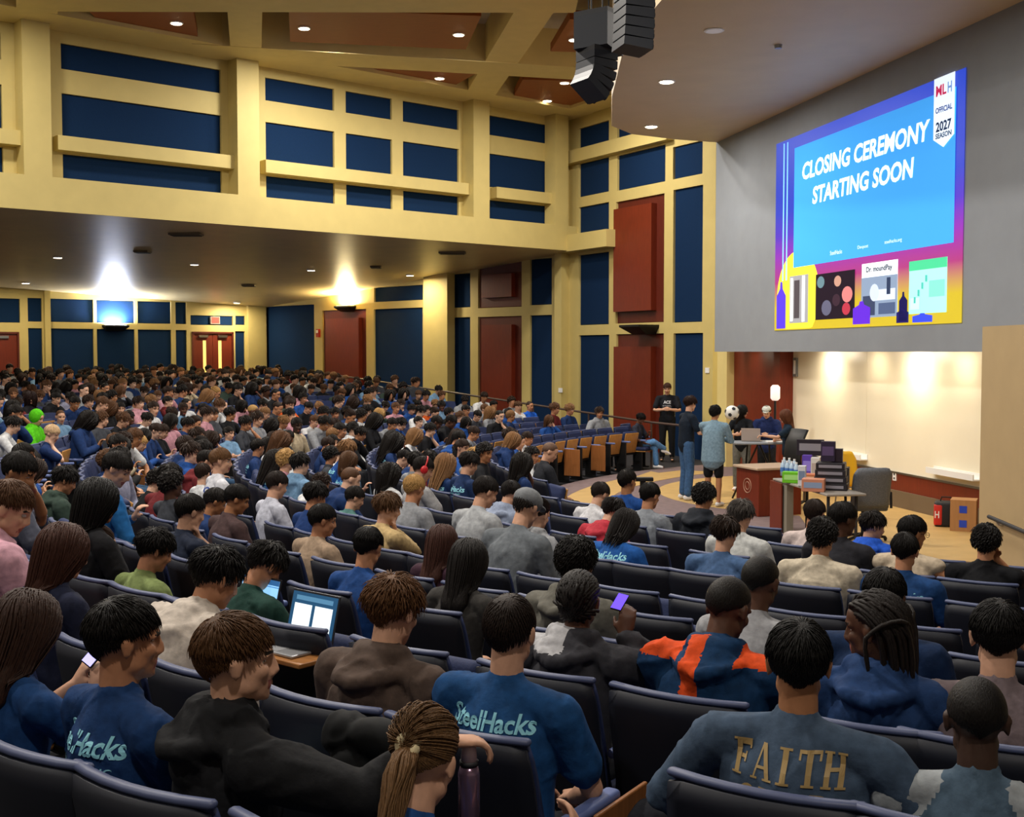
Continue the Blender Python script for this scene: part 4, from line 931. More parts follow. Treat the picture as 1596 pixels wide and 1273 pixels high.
# explicit people: px, ytop, size, row (None = solve), pose, skin, top colour, trousers, hair, hair colour, label
DEN = '6F93B8'
EX = [
 (195, 930, 140, 0, dict(look=62, nod=4, arms=('lap', 'lap'), lean=2, twist=-8, kick=-.05, custom_leg={1: ((.2, .40, .72), (-.05, .55, .55), (-.5, .8, 0))}), 'm', '1C3D6E', 'A9C4DC', 'short', '14100E', 'person in navy tee with printed back, thick black hair, face turned right, bottom left'),
 (60, 920, 150, 0, dict(look=30, nod=22, arms=('phonehi', 'phonehi'), fem=1), 'l', '1E4478', '222A3C', 'long', '3A241A', 'woman with long brown hair in blue tee looking at phone, bottom left corner'),
 (366, 955, 130, 0, dict(look=72, nod=2, arms=('lap', ((.52, .30, 1.0), (.8, -.2, -.6), (.6, .9, -.1), (0, 0, -1))), top='hoodie', twist=-22, lean=4, armk=1.1), 'l', '1B1C1F', '1A1A1C', 'short', '5A3C22', 'man in black hoodie, short brown hair, arm over the seat beside him'),
 (678, 1112, 150, 0, dict(look=20, nod=24, arms=('lap', ((.30, .42, .92), (.8, -.2, -.9), (-.2, .5, .8), (-.8, .1, .3))), fem=1, lean=12), 'l', '1D4A86', '222222', 'pony', '7A5A3A', 'woman with light brown ponytail and scrunchie in blue tee, bottom centre'),
 (622, 898, 110, 1, dict(look=34, nod=16, arms=('lap', 'lap'), top='hoodie', lean=8, wide=1.1), 'l', '574840', '2A2A30', 'messy', '6E4A2C', 'person in dark brown hoodie with tousled light brown hair, centre foreground'),
 (797, 925, 110, 1, dict(look=22, nod=8, arms=('lap', 'lap'), lean=2, shorts=1, custom_leg={1: ((.40, .38, .56), (.36, .42, .09), (.3, 1, 0))}, wide=1.05), 'l', '1E4C80', '2A2C34', 'thin', '2A1F1A', 'man with thinning dark hair in blue printed tee and shorts, centre foreground'),
 (1245, 965, 130, 1, dict(look=12, nod=6, arms=('rest', 'rest'), lean=4, wide=1.18, top='long'), 't', '46586E', '22252E', 'short', '12100F', 'man in slate tee with gold serif lettering, thick black hair, bottom right'),
 (1522, 1052, 125, 1, dict(look=14, nod=14, arms=('lap', 'lap'), lean=6, wide=1.12, top='long'), 'b', '4A5E70', '22252E', 'buzz', '15110F', 'person with shaved head in grey-blue raglan top, bottom right corner'),
 (905, 890, 110, 2, dict(look=20, nod=10, arms=('rest', ((.15, .20, 1.04), (.9, -.1, -1), (.0, .3, 1), (-.5, 1, 0))), top='hoodie', lean=6), 'd', '3A3A40', '22242A', 'braids', '1C1614', 'person with braided black hair in charcoal hoodie holding a phone by the ear'),
 (1146, 898, 95, 2, dict(look=45, nod=24, arms=('knee', 'knee'), top='hoodie', lean=15, wide=1.15), 'd', '14385E', '22242A', 'buzz', '17120F', 'person hunched forward in navy and orange hoodie with short black hair'),
 (1362, 925, 110, 2, dict(look=-52, nod=6, tilt=0, arms=('lap', 'lap'), top='hoodie', lean=5), 'd', '24406E', '22242A', 'dreads', '1E1714', 'person with long dreadlocks in blue hooded top, face turned left'),
 (1556, 935, 110, 2, dict(look=22, nod=12, arms=('lap', 'lap'), top='long', lean=6, wide=1.1), 'l', '7A6C70', '22242A', 'short', '110E0D', 'person in dusty mauve sweater with straight black hair at the right edge'),
 (1381, 885, 80, 3, dict(look=30, nod=16, arms=('lap', 'lap'), lean=10, wide=1.1), 'd', '1A3054', '22242A', 'short', '15110F', 'person in navy tee half hidden behind the dreadlocks, hair cropped black'),
 (1190, 865, 70, 3, dict(look=40, nod=16, arms=('knee', 'lap'), lean=14), 'd', 'A7A8AC', '22242A', 'buzz', '14110F', 'person with shaved head in pale grey tee leaning forward, right foreground'),
 (738, 840, 80, 3, dict(look=30, nod=20, arms=('lap', 'lap'), fem=1, top='long', lean=8), 'l', '3C3A38', '22242A', 'long', '191412', 'woman with long straight black hair in dark patterned jacket'),
 (902, 838, 65, 3, dict(look=32, nod=14, arms=('lap', 'lap'), top='hoodie', lean=6), 't', '6A6860', '22242A', 'curly', '15110F', 'person with round curly black hair in olive grey hoodie with piping'),
 (580, 822, 65, 3, dict(look=20, nod=22, arms=('lap', 'lap'), lean=8), 'm', '1D4480', '22242A', 'short', '100D0C', 'person with glossy black hair in bright blue tee, left of centre'),
 (437, 848, 62, 3, dict(look=48, nod=38, arms=('type', 'type'), lean=10), 'm', '1F4038', '22242A', 'messy', '14100E', 'person in dark green tee with messy black hair bending over the lap'),
 (355, 855, 75, 2, dict(look=52, nod=26, arms=('type', 'type'), top='hoodie', lean=30), 'm', 'C9BEB2', '22242A', 'messy', '15110F', 'person in cream hoodie with bushy black hair working on a laptop'),
 (255, 825, 70, 2, dict(look=60, nod=22, arms=('lap', 'lap'), top='long', lean=10), 'm', '7C8C56', '22242A', 'messy', '14100E', 'person in olive green sweater with wavy black hair'),
 (162, 823, 65, 2, dict(look=50, nod=14, arms=('lap', 'lap'), fem=1, lean=8, wide=1.1), 'l', '454A56', '22242A', 'bun', '4A3222', 'woman with a brown hair bun in dark grey tee'),
 (110, 815, 70, 3, dict(look=60, nod=16, arms=('lap', 'lap'), fem=1), 'l', '20253C', '22242A', 'long', '46281E', 'woman with long reddish brown hair in dark navy top, beside the hair bun'),
 (25, 750, 72, 3, dict(look=80, nod=26, arms=('lap', 'phone'), top='hoodie', lean=14), 'l', 'D5A4B4', '22242A', 'short', '5E402A', 'person in pink hoodie with short brown hair at the left edge'),
 (1133, 805, 55, 4, dict(look=35, nod=16, arms=('lap', 'lap'), wide=1.1, lean=6), 'l', '48648C', '22242A', 'messy', '2A1C14', 'person in slate blue tee with dark brown hair, right of the empty seats'),
 (1412, 830, 58, 4, dict(look=30, nod=14, arms=('lap', 'lap'), wide=1.05, lean=8), 'm', '1E4478', '22242A', 'short', '14100E', 'person in navy printed tee with short black hair, right side below the stage'),
 (845, 780, 62, 4, dict(look=40, nod=20, arms=('lap', 'lap'), top='hoodie', fem=1, lean=6), 'l', 'A2A4A8', '22242A', 'pony', '241B18', 'woman in light grey hoodie with dark hair tied back'),
 (695, 818, 70, 4, dict(look=30, nod=18, arms=('face', 'lap'), top='long', fem=1), 'l', '3A2230', '22242A', 'long', '46281F', 'woman with long curly brown hair in dark maroon top'),
 (608, 768, 58, 5, dict(look=75, nod=12, arms=('lap', 'chin'), top='long', lean=10), 'l', 'C2A878', '22242A', 'messy', '5A3E26', 'person in tan striped sweater resting face on a hand, light brown hair'),
 (508, 785, 62, 4, dict(look=70, nod=12, arms=('lap', 'lap'), lean=8), 'm', 'A08A74', '22242A', 'short', '120F0D', 'person in tan shirt with straight black hair, face turned right'),
 (1283, 808, 60, 5, dict(look=30, nod=14, arms=('lap', 'lap'), wide=1.12, lean=8), 'm', 'C8BCA6', '22242A', 'curly', '14100E', 'person in cream tee with dense black hair, right side below the stage'),
 (1538, 818, 64, 5, dict(look=30, nod=10, arms=('lap', 'face'), wide=1.05, top='tee'), 'm', '15161A', '22242A', 'curly', '120F0E', 'person with curly black hair in black tee at the right edge'),
 (1425, 803, 52, 5, dict(look=72, nod=10, arms=('lap', 'rest'), top='tank', lean=5), 't', 'C9B8A0', '22242A', 'short', '120F0E', 'person in sleeveless cream top wearing glasses, right side'),
 (985, 795, 55, 5, dict(look=50, nod=34, arms=('lap', 'lap'), lean=14), 'l', '1E56A0', '22242A', 'bob', '1A1513', 'person in royal blue printed tee with long dark hair, bending down'),
 (1365, 797, 48, 6, dict(look=85, nod=12, arms=('lap', 'lap'), top='hoodie', lean=12), 'l', '2458C8', '22242A', 'messy', '1C1512', 'person in bright blue hoodie facing right'),
 (826, 765, 48, 5, dict(look=40, nod=30, arms=('lap', 'lap'), top='long', lean=14, wide=1.1), 'l', '6A7076', '22242A', 'cap', '2A2420', 'person in grey cap and dark grey sweatshirt hunched forward'),
 (803, 750, 42, 6, dict(look=50, nod=26, arms=('lap', 'lap'), top='hoodie', lean=10), 'l', '8C98B0', '22242A', 'short', '191412', 'person in pale blue-grey hoodie with dark hair looking down'),
 (762, 743, 40, 6, dict(look=60, nod=24, arms=('lap', 'lap'), top='long', lean=10), 'l', 'A8ACB0', '22242A', 'short', '1A1412', 'person in light grey sweater with dark cropped hair looking down'),
 (965, 778, 42, 6, dict(look=50, nod=34, arms=('lap', 'lap'), top='hoodie', lean=22), 'l', 'B0303E', '22242A', 'messy', '1A1412', 'person in crimson hoodie bent forward'),
 (1157, 780, 42, 7, dict(look=30, nod=18, arms=('lap', 'lap'), top='long', wide=1.08), 'l', 'C4C6C4', '22242A', 'messy', '4A4440', 'person in white sweater with greyish hair, right of centre'),
 (1272, 778, 42, 7, dict(look=40, nod=14, arms=('lap', 'lap'), top='long'), 'm', 'C8B8B4', '22242A', 'short', '2A1E18', 'person in pale pink sweater with short dark hair'),
 (1316, 782, 44, 6, dict(look=70, nod=10, arms=('lap', 'lap')), 'd', '2A2A30', '22242A', 'short', '14100E', 'dark haired person between the pale pink sweater and the blue hoodie'),
 (942, 752, 40, 7, dict(look=50, nod=26, arms=('lap', 'lap'), lean=12), 'l', 'D2D2D6', '22242A', 'short', '231A16', 'person in white tee with dark hair next to the crimson hoodie'),
 (1100, 753, 42, 8, dict(look=40, nod=18, arms=('lap', 'lap'), top='hoodie'), 'm', '22262E', '22242A', 'curly', '120F0D', 'person in black hoodie with black hair right in front of the stage'),
 (1016, 752, 40, 8, dict(look=50, nod=14, arms=('lap', 'type'), lean=6), 'm', '868C94', '22242A', 'short', '14100E', 'person in grey tee with neat black hair by the black stand'),
 (110, 728, 60, 5, dict(look=60, nod=24, arms=('lap', 'lap'), top='hoodie'), 'm', '34443C', '22242A', 'messy', '14100E', 'person in dark green hooded jacket with bushy black hair'),
 (158, 745, 68, 4, dict(look=60, nod=14, arms=('lap', 'lap'), fem=1, top='long'), 'm', '16161A', '22242A', 'long', '100E0D', 'woman with very long black hair in black top'),
 (190, 705, 46, 5, dict(look=88, nod=28, arms=('phone', 'lap'), top='long', lean=10), 'l', '2468A8', '22242A', 'short', '15110F', 'person in bright blue jacket using a phone at a wooden tablet'),
 (38, 705, 42, 6, dict(look=95, nod=24, arms=('face', 'lap')), 't', '5C6070', '22242A', 'short', '14100E', 'person in grey top with a hand to the face, left edge'),
 (378, 755, 48, 4, dict(look=75, nod=22, arms=('lap', 'lap'), lean=10, wide=1.1), 't', '4A3838', '22242A', 'short', '120F0D', 'person in brown tee with dark beard and black hair'),
 (437, 735, 42, 5, dict(look=50, nod=20, arms=('lap', 'lap'), lean=4), 'l', 'BFC2D0', '22242A', 'short', '221814', 'person in white collared shirt with dark hair'),
 (345, 698, 38, 5, dict(look=82, nod=8, arms=('lap', 'lap'), lean=4), 'l', 'D8DAE2', '22242A', 'short', '6A4A2E', 'person in white tee with blue print and light brown hair'),
 (303, 770, 52, 3, dict(look=50, nod=16, arms=('lap', 'chin')), 'l', '1E2638', '22242A', 'short', '15110F', 'person in dark navy tee with black hair resting chin on a hand'),
 (497, 752, 42, 5, dict(look=50, nod=18, arms=('lap', 'lap')), 'm', '1E3A70', '22242A', 'messy', '15110F', 'person in navy tee with fluffy black hair, left of the tan sweater'),
 (560, 758, 42, 6, dict(look=70, nod=22, arms=('lap', 'lap')), 'l', '55807C', '22242A', 'short', '17120F', 'person in grey-green tee with black hair'),
 (547, 703, 38, 6, dict(look=80, nod=12, arms=('phone', 'lap')), 'l', '1F58A4', '22242A', 'bob', '5A3E28', 'person in royal blue printed tee with light brown hair using a phone'),
 (665, 712, 36, 7, dict(look=75, nod=24, arms=('type', 'type')), 'l', 'A4A4A6', '22242A', 'short', '1C1512', 'person in grey tee wearing red headphones'),
 (735, 705, 32, 8, dict(look=60, nod=20, arms=('lap', 'lap')), 'l', '1A3058', '22242A', 'messy', '1C1512', 'person in navy printed tee, right of the red headphones'),
 (862, 690, 25, 10, dict(look=90, nod=26, arms=('lap', 'lap'), top='long'), 'l', '26282E', '22242A', 'buzz', '6A5040', 'bald person in dark jacket near the row end'),
 (86, 662, 30, None, dict(look=95, nod=22, arms=('lap', 'chin')), 'p', '1C3260', '22242A', 'short', 'D8B890', 'person with pale blond hair in navy tee, left side'),
 (62, 640, 17, None, dict(look=100, nod=20, arms=('lap', 'lap'), top='hoodie'), 'l', '58C818', '22242A', 'hood', '58C818', 'person in a bright lime green hood, far left'),
 (48, 610, 20, None, dict(look=150, nod=8, arms=('lap', 'lap'), fem=1, top='long'), 'l', '1A1A1E', '22242A', 'long', '2A1A18', 'woman in black with long dark hair facing the viewer, far left'),
 (826, 625, 18, None, dict(look=130, nod=6, arms=('lap', 'lap')), 'm', '2060D0', '22242A', 'buzz', '3A2A20', 'person in bright blue tee near the handrail, shaved head'),
]
occupied = {}      # row -> list of (beta, kind, label)
PEOPLE = {}
SEATS = []         # (dist, loc, rz, label, up, tablet)
def hits(px, k, hx, hy):
    r = rowR(k); out = []; last = None
    for i in range(500):
        b = R(95+175*i/500); p = pos(b, r); h = math.radians(heading(p)); f = Vector((math.sin(h), math.cos(h), 0)); s_ = Vector((math.cos(h), -math.sin(h), 0))
        q = p+f*hy+s_*hx+Vector((0, 0, 1.2)); x, y, d = proj(q)
        cur = (x-px, b) if d > .3 else None
        if cur and last and cur[0]*last[0] <= 0: out.append(last[1]+(b-last[1])*last[0]/(last[0]-cur[0]+1e-9))
        last = cur
    return out
def solve(px, py, sz, kp, hx, hy, hz=1.27, fixed=None):
    best = None
    for k in (range(-10, 11) if fixed is None else [fixed]):
        for b in hits(px, k, hx, hy):
            p = pos(b, rowR(k)); h = math.radians(heading(p)); q = p+Vector((math.sin(h), math.cos(h), 0))*hy+Vector((0, 0, hz)); x, y, d = proj(q)
            if not inside(p) and py > 650: continue
            e = abs(y-py)*d/F*2.2+.5*abs(math.log(d*sz/(F*.25)))+(.07*abs(k-kp) if kp is not None else 0)
            sp_ = spacing(k, b)
            if sp_ < .46: e += (.46-sp_)*3
            if best is None or e < best[0]: best = (e, b, k)
    return best
def drop_R(px, py, top=1.27):
    d = ray(px, py); t = 3
    for _ in range(60): p = d*t; r_ = math.hypot(p.x-CX, p.y-CY); z = flz(r_)+top; t = .5*t+.5*(z-ZC)/d.z
    return r_
def spacing(k, b): return min([abs(b-o[0])*rowR(k) for o in occupied.get(k, [])] or [9])
for (px, py, sz, k, P, skin, tc, lc, hs, hc, lab) in EX:
    vox = .0082 if sz > 85 else (.010 if sz > 50 else (.0118 if sz > 30 else .014)); P = dict(P); P['seed'] = px % 17
    P0 = dict(P); look = P.pop('look', 34); 
    fw = .02+.45*math.sin(R(P.get('lean', 5)))+.06
    bb = solve(px, py, sz, k, 0, fw, fixed=({25: 1, 158: 2, 162: 2, 190: 3}.get(px, k if sz >= 95 else None))); kk = bb[2]
    if kk != k: print('row', lab[:50], k, '->', kk)
    k = kk; p = pos(bb[1], rowR(k)); h = heading(p); P['yaw'] = max(-85, min(85, h-look))
    ms = build_person(P, vox); HM = ms['HM']; tl = HM @ V3(0, -.01, .125)
    bb = min([(abs(b_-bb[1]), b_) for b_ in hits(px, k, tl.x, tl.y)] or [bb[:2]]); p = pos(bb[1], rowR(k)); h = heading(p)
    # height that puts the crown at its pixel row
    f = Vector((math.sin(R(h)), math.cos(R(h)), 0)); hp = p+f*tl.y; want = at_y(px, py, hp.y).z-flz(rowR(k)); sc = want/tl.z
    sc2 = max(.92, min(1.08, sc)); dz = max(-.12, min(.06, want-tl.z*sc2))
    _hp = p+Vector((0, 0, dz))+(f*tl.y+Vector((math.cos(R(h)), -math.sin(R(h)), 0))*tl.x+Vector((0, 0, tl.z)))*sc2; _q = proj(_hp)
    print('EXP %-58s k%d d%.1f sc%.2f dx %.0f dy %.0f size %.2f' % (lab[:58], k, _q[2], sc, _q[0]-px, _q[1]-py, F*.25/_q[2]/sz))
    ms['tname'] = {'hoodie': 'hoodie', 'long': 'sweater', 'tank': 'tank_top'}.get(P.get('top'), 'shirt')
    rz = -R(h); o, t, hr = assemble(ms, p+Vector((0, 0, dz)), rz, sc2, lab, skin, tc, lc, 'D8D8D8' if px % 2 else '2A2A2A', hs, hc, 0 if sz > 64 else (3 if sz > 28 else 1), hid=px % 5)
    EXD = globals().setdefault('EXD', []); EXD.append((px, py, sz, _q[2]))
    PEOPLE[lab] = (o, t, hr, ms, P); occupied.setdefault(k, []).append((bb[1], 'P', lab)); 
    SEATS.append((p.length, p, rz, 'navy seat of the '+' '.join(lab.split()[:12]), False, 'stored' if 'thinning' in lab or 'mauve' in lab else None))
# ---------------------------------------------------------------- fill the rows: crowd and empty seats
def slot_ok(k, b):
    p = pos(b, rowR(k)); r = rowR(k); bd = math.degrees(b)
    if not inside(p): return None
    if bd > 230 and k > 8: return None
    if bd > 203 and k > 9: return None
    x, y, d = proj(p+Vector((0, 0, 1.15)))
    if d < 2.2 or not (-70 < x < 1680) or y > 1420: return None
    if p.length < 2.3: return None
    if k < 0 and p.y < 8: return None
    if k == 0 and x > 740: return None
    if k == 1 and 900 < x < 1110: return None
    if x > 1500 and d < 4.4 and k > 2: return None
    return x, y, d
slots = []
for k in range(-11, 11):
    r = rowR(k); st_ = .57/r; an = sorted(o[0] for o in occupied.get(k, [])); lo, hi = R(95), R(262); bs = []
    if not an: n = int((hi-lo)/st_); bs = [lo+(i+(k % 2)*.5)*st_ for i in range(n)]
    else:
        b = an[0]-st_
        while b > lo: bs.append(b); b -= st_
        b = an[-1]+st_
        while b < hi: bs.append(b); b += st_
        for a, c in zip(an, an[1:]):
            n = max(0, int(round((c-a)/st_))-1)
            bs += [a+(c-a)*(i+1)/(n+1) for i in range(n)]
    for b in bs:
        s_ = slot_ok(k, b)
        if s_: slots.append((k, b)+s_)
print('slots', len(slots))
POSES = [dict(nod=8, arms=('lap', 'lap')), dict(nod=32, lean=10, arms=('phone', 'phone')), dict(nod=16, lean=14, arms=('chin', 'lap')), dict(nod=22, lean=24, arms=('knee', 'knee')),
         dict(nod=8, yaw=42, arms=('rest', 'lap')), dict(nod=8, yaw=-40, twist=-10, arms=('lap', 'rest')), dict(nod=26, lean=12, arms=('type', 'type')), dict(nod=4, lean=-4, arms=('cross', 'cross'), legs='wide'),
         dict(nod=14, lean=4, arms=('face', 'lap'), fem=1), dict(nod=26, fem=1, arms=('lap', 'phone'), yaw=12)]
PN = ['sitting upright', 'looking at a phone', 'chin on hand', 'leaning on knees', 'head turned left', 'head turned right', 'bent over the lap', 'arms crossed', 'hand at the face', 'reading a phone']
PROTO = {}
def proto(pi, top):
    if (pi, top) not in PROTO:
        P = dict(POSES[pi]); P['top'] = top; ms = build_person(P, .0125)
        if (pi, 'b') in PROTO: ms['body'] = PROTO[(pi, 'b')]['body']; ms['legs'] = PROTO[(pi, 'b')]['legs']; ms['shoes'] = PROTO[(pi, 'b')]['shoes']
        else: PROTO[(pi, 'b')] = ms
        ms['tname'] = {'hoodie': 'hoodie', 'long': 'sweater'}.get(top, 'shirt'); PROTO[(pi, top)] = ms
    return PROTO[(pi, top)]
TC = [('1C3564', 'navy', 26), ('1E4A90', 'blue', 12), ('17181C', 'black', 22), ('D4D6D8', 'white', 15), ('8E9196', 'grey', 14), ('3E4148', 'charcoal', 9), ('6F93B4', 'pale blue', 4), ('34443C', 'dark green', 3), ('6A2428', 'maroon', 3), ('B8A88C', 'beige', 4), ('C08C98', 'pink', 3), ('C4541E', 'orange', 1), ('9A9CB4', 'lavender', 2)]
HCOL = [('17120F', 'black', 50), ('2C1D15', 'dark brown', 26), ('5A3C26', 'brown', 14), ('8A6440', 'light brown', 7), ('B89058', 'blond', 3)]
HST = [('short', 'short', 34), ('messy', 'tousled', 24), ('curly', 'curly', 12), ('long', 'long', 16), ('bob', 'shoulder length', 6), ('buzz', 'cropped', 5), ('bun', 'tied up', 5)]
TT = [('tee', 'tee', 46), ('long', 'sweater', 26), ('hoodie', 'hoodie', 28)]
def pick(L): return rng.choices(L, [l[2] for l in L])[0]
def zone(x, d):
    h = 'at the left edge' if x < 90 else 'left under the blue glow' if x < 230 else 'below the double doors' if x < 400 else 'below the far red panel' if x < 575 else 'before the first thick column' if x < 700 else 'by the tall red panel' if x < 820 else 'near the room corner' if x < 930 else 'near the row ends'
    v = 'rearmost rows' if d > 34 else 'rear rows' if d > 27 else 'upper middle rows' if d > 21.5 else 'middle rows' if d > 17 else 'lower middle rows' if d > 12.5 else 'front left rows'
    return v+' '+h
cand = []
for (k, b, x, y, d) in slots:
    p = pos(b, rowR(k)); bd = math.degrees(b)
    if x > 640 and d < 9.5: pr = 0
    elif d < 7.4: pr = 0
    elif x > 700 and d < 15: pr = .35
    elif bd < 168 and rowR(k) < 11.2: pr = .12
    elif bd < 160 and rowR(k) < 14: pr = .6
    elif d < 12: pr = .72
    else: pr = .87
    for (ex, ey, es, ed) in EXD:      # keep the view to the people picked out one by one
        if d < ed-.2 and abs(x-ex) < .20*F/d+es*.25 and ey-.1*F/d < y-.12*F/d < ey+es*2.2: pr = 0
    cand.append((d, k, b, x, y, rng.random() < pr))
cand.sort(); nper = len(PEOPLE); seenlab = set(); SEATC = []; PRT = []; stuffP = []; stuffS = []
NMAX_P = 299; nseat = len(SEATS); taken = {}
for (d, k, b, x, y, occ) in cand:
    p = pos(b, rowR(k)); rz = -R(heading(p)); sl = None
    if occ:
        if nper < NMAX_P:
            for _ in range(200):
                t = pick(TC); hcx = pick(HCOL); tt = pick(TT); pi = rng.randrange(len(POSES)); fem = POSES[pi].get('fem')
                hs = pick([h for h in HST if (h[0] in ('long', 'bob', 'bun')) == bool(fem) or rng.random() < .1] or HST)
                if t[1] == 'beige' and tt[0] == 'tee': continue
                s_ = '%s %s, %s %s hair, %s' % (t[1], tt[1], hs[1], hcx[1], zone(x, d))
                if s_ not in seenlab: break
            seenlab.add(s_); lab = 'person in '+s_
            ms = proto(pi, tt[0]); sc = rng.uniform(.90, 1.05); skin = rng.choices(['l', 'm', 't', 'd', 'b', 'p'], [38, 26, 12, 8, 4, 12])[0]
            o, tp, hr = assemble(ms, p+Vector((rng.uniform(-.06, .06), rng.uniform(-.06, .06), rng.uniform(-.04, 0))), rz+rng.uniform(-.3, .3), sc, lab, skin, t[0], rng.choice(['1E2430', '22242A', '34506E', '4A4A4C', '7E94AC']), rng.choice(['E0E0E0', '222222']), hs[0], hcx[0], 1, 'seated people of the audience', hid=rng.randrange(2))
            if t[1] in ('navy', 'blue') and tt[0] == 'tee' and k >= 3 and d < 19: PRT.append((o, tp, hr, ms, {}))
            PEOPLE[lab] = (o, tp, hr, ms, {}); nper += 1; sl = 'navy seat of the '+lab
        else: stuffP.append((p, rz, pick(TC)[0], rng.randrange(6)))
    if True:
        if sl is None and not occ:
            # nearest person in the same row
            same = [(abs(o_[0]-b)*rowR(k), o_[0], o_[2]) for o_ in occupied.get(k, []) if o_[1] == 'P']
            near = sorted(PEOPLE.items(), key=lambda it: (it[1][0].matrix_world.translation-p).length)[:1]
            q = near[0][1][0].matrix_world.translation; n0 = near[0][0]
            xq = proj(q+Vector((0, 0, 1.1))); side = 'right of' if x > xq[0]+8 else 'left of' if x < xq[0]-8 else 'behind'
            if abs(xq[2]-d) > .5: side = ('just behind and ' if d > xq[2] else 'just in front and ')+side if side != 'behind' else ('just beyond' if d > xq[2] else 'just before')
            core = ' '.join(n0.split()[:8]).rstrip(',').rstrip(); base_ = 'empty navy seat '+side+' '+core
            n_ = taken.get(base_, 0); taken[base_] = n_+1
            if n_: base_ = 'empty navy seat, %s one %s %s' % (['second', 'third', 'fourth', 'fifth', 'sixth', 'seventh', 'eighth', 'ninth', 'tenth'][min(8, n_-1)], side, ' '.join(n0.split()[:7]))
            sl = base_
        elif sl is None: sl = 'navy seat of a distant person, '+zone(x, d)
        SEATC.append((d-(9 if not occ else 0)-(0 if x < 640 or d > 10 else 3), (d, p, rz, ' '.join(sl.split()[:16]), (not occ) and (rng.random() < .75 or d > 14), 'stored' if rng.random() < .12 else None), occ))
SEATC.sort(key=lambda t: t[0]); nf = 298-len(SEATS); SEATS += [t[1] for t in SEATC[:nf]]; stuffS = [(t[1][1], t[1][2], t[2]) for t in SEATC[nf:]]
for s_ in SEATS: seat(s_[1], s_[2], s_[3], s_[4], s_[5])
print('people', nper, 'seats', len(SEATS), 'stuff', len(stuffP), len(stuffS))
def fold_all(name, items, mats, smooth):
    """items: (mesh, matrix, material index) joined into one mesh"""
    cache = {}; VV = []; LL = []; LS = []; MI = []; off = 0
    for me, M, mi in items:
        k_ = me.name
        if k_ not in cache:
            co = np.empty(len(me.vertices)*3); me.vertices.foreach_get('co', co); lv = np.empty(len(me.loops), int); me.loops.foreach_get('vertex_index', lv)
            lt = np.empty(len(me.polygons), int); me.polygons.foreach_get('loop_total', lt); cache[k_] = (co.reshape(-1, 3), lv, lt)
        co, lv, lt = cache[k_]; A = np.array(M); VV.append(co @ A[:3, :3].T+A[:3, 3]); LL.append(lv+off); LS.append(lt); MI.append(np.full(len(lt), mi)); off += len(co)
    V = np.concatenate(VV); L = np.concatenate(LL); T = np.concatenate(LS); MI = np.concatenate(MI)
    me = bpy.data.meshes.new(name); me.vertices.add(len(V)); me.vertices.foreach_set('co', V.ravel()); me.loops.add(len(L)); me.loops.foreach_set('vertex_index', L)
    me.polygons.add(len(T)); me.polygons.foreach_set('loop_start', np.concatenate(([0], np.cumsum(T)[:-1]))); me.polygons.foreach_set('loop_total', T)
    for m in mats: me.materials.append(m)
    me.polygons.foreach_set('material_index', MI); me.polygons.foreach_set('use_smooth', np.full(len(T), smooth)); me.update(); me.validate(); return link(name, me)
if stuffS:
    bk = curved(.53, .34, .93, -.105, -.275, .06, .045, .012, 5, 4); bk.box((-.23, -.13, .38), (.23, .33, .47)); bm_ = bk.mesh('distant_seat', M_CUSH)
    fr = MB(); fr.box((-.3, -.17, 0), (-.25, .2, .67)); fm = fr.mesh('distant_frame', M_BLACK)
    it = []
    for (p, rz, occ) in stuffS: M = Matrix.Translation(p) @ rot(rz); it += [(bm_, M, 0), (fm, M, 1)]
    o = fold_all('auditorium_seat_rows', it, [M_CUSH, M_BLACK], False); tag(o, 'distant rows of navy seats hidden among the rear audience', 'seats'); o['kind'] = 'stuff'
if stuffP:
    sk = ['D0A084', 'B98260', 'A87450', '5A3A2A']; hc_ = ['17120F', '2C1D15', '5A3C26', '8A6440']
    mats_ = [skinm(s) for s in sk]+[hairm(h) for h in hc_]+[cloth('22242A'), M_WHITE]+[cloth(t[0]) for t in TC]; ti = {t[0]: 10+i for i, t in enumerate(TC)}; it = []; far = []
    for v in range(6):
        P = dict(POSES[(0, 1, 2, 3, 4, 8)[v]]); P['top'] = ('tee', 'hoodie', 'long')[v % 3]; far.append(build_person(P, .03))
    for (p, rz, tc, v) in stuffP:
        ms = far[v]; s_ = rng.uniform(.9, 1.05); M = Matrix.Translation(p+Vector((rng.uniform(-.08, .08), rng.uniform(-.08, .08), rng.uniform(-.05, 0)))) @ rot(rz+rng.uniform(-.3, .3)) @ Matrix.Scale(s_, 4)
        it += [(ms['body'], M, rng.choices([0, 1, 2, 3], [4, 3, 1, 1])[0]), (ms['top'], M, ti[tc]), (ms['legs'], M, 8), (ms['shoes'], M, 9)]
        it.append((get_hair('long' if v == 5 else rng.choice(['short', 'messy', 'curly', 'short']), 2, 0), M @ ms['HM'], 4+rng.choices([0, 1, 2, 3], [5, 3, 2, 1])[0]))
    o = fold_all('audience', it, mats_, True); tag(o, 'remaining people of the distant audience in the rearmost rows', 'crowd'); o['kind'] = 'stuff'
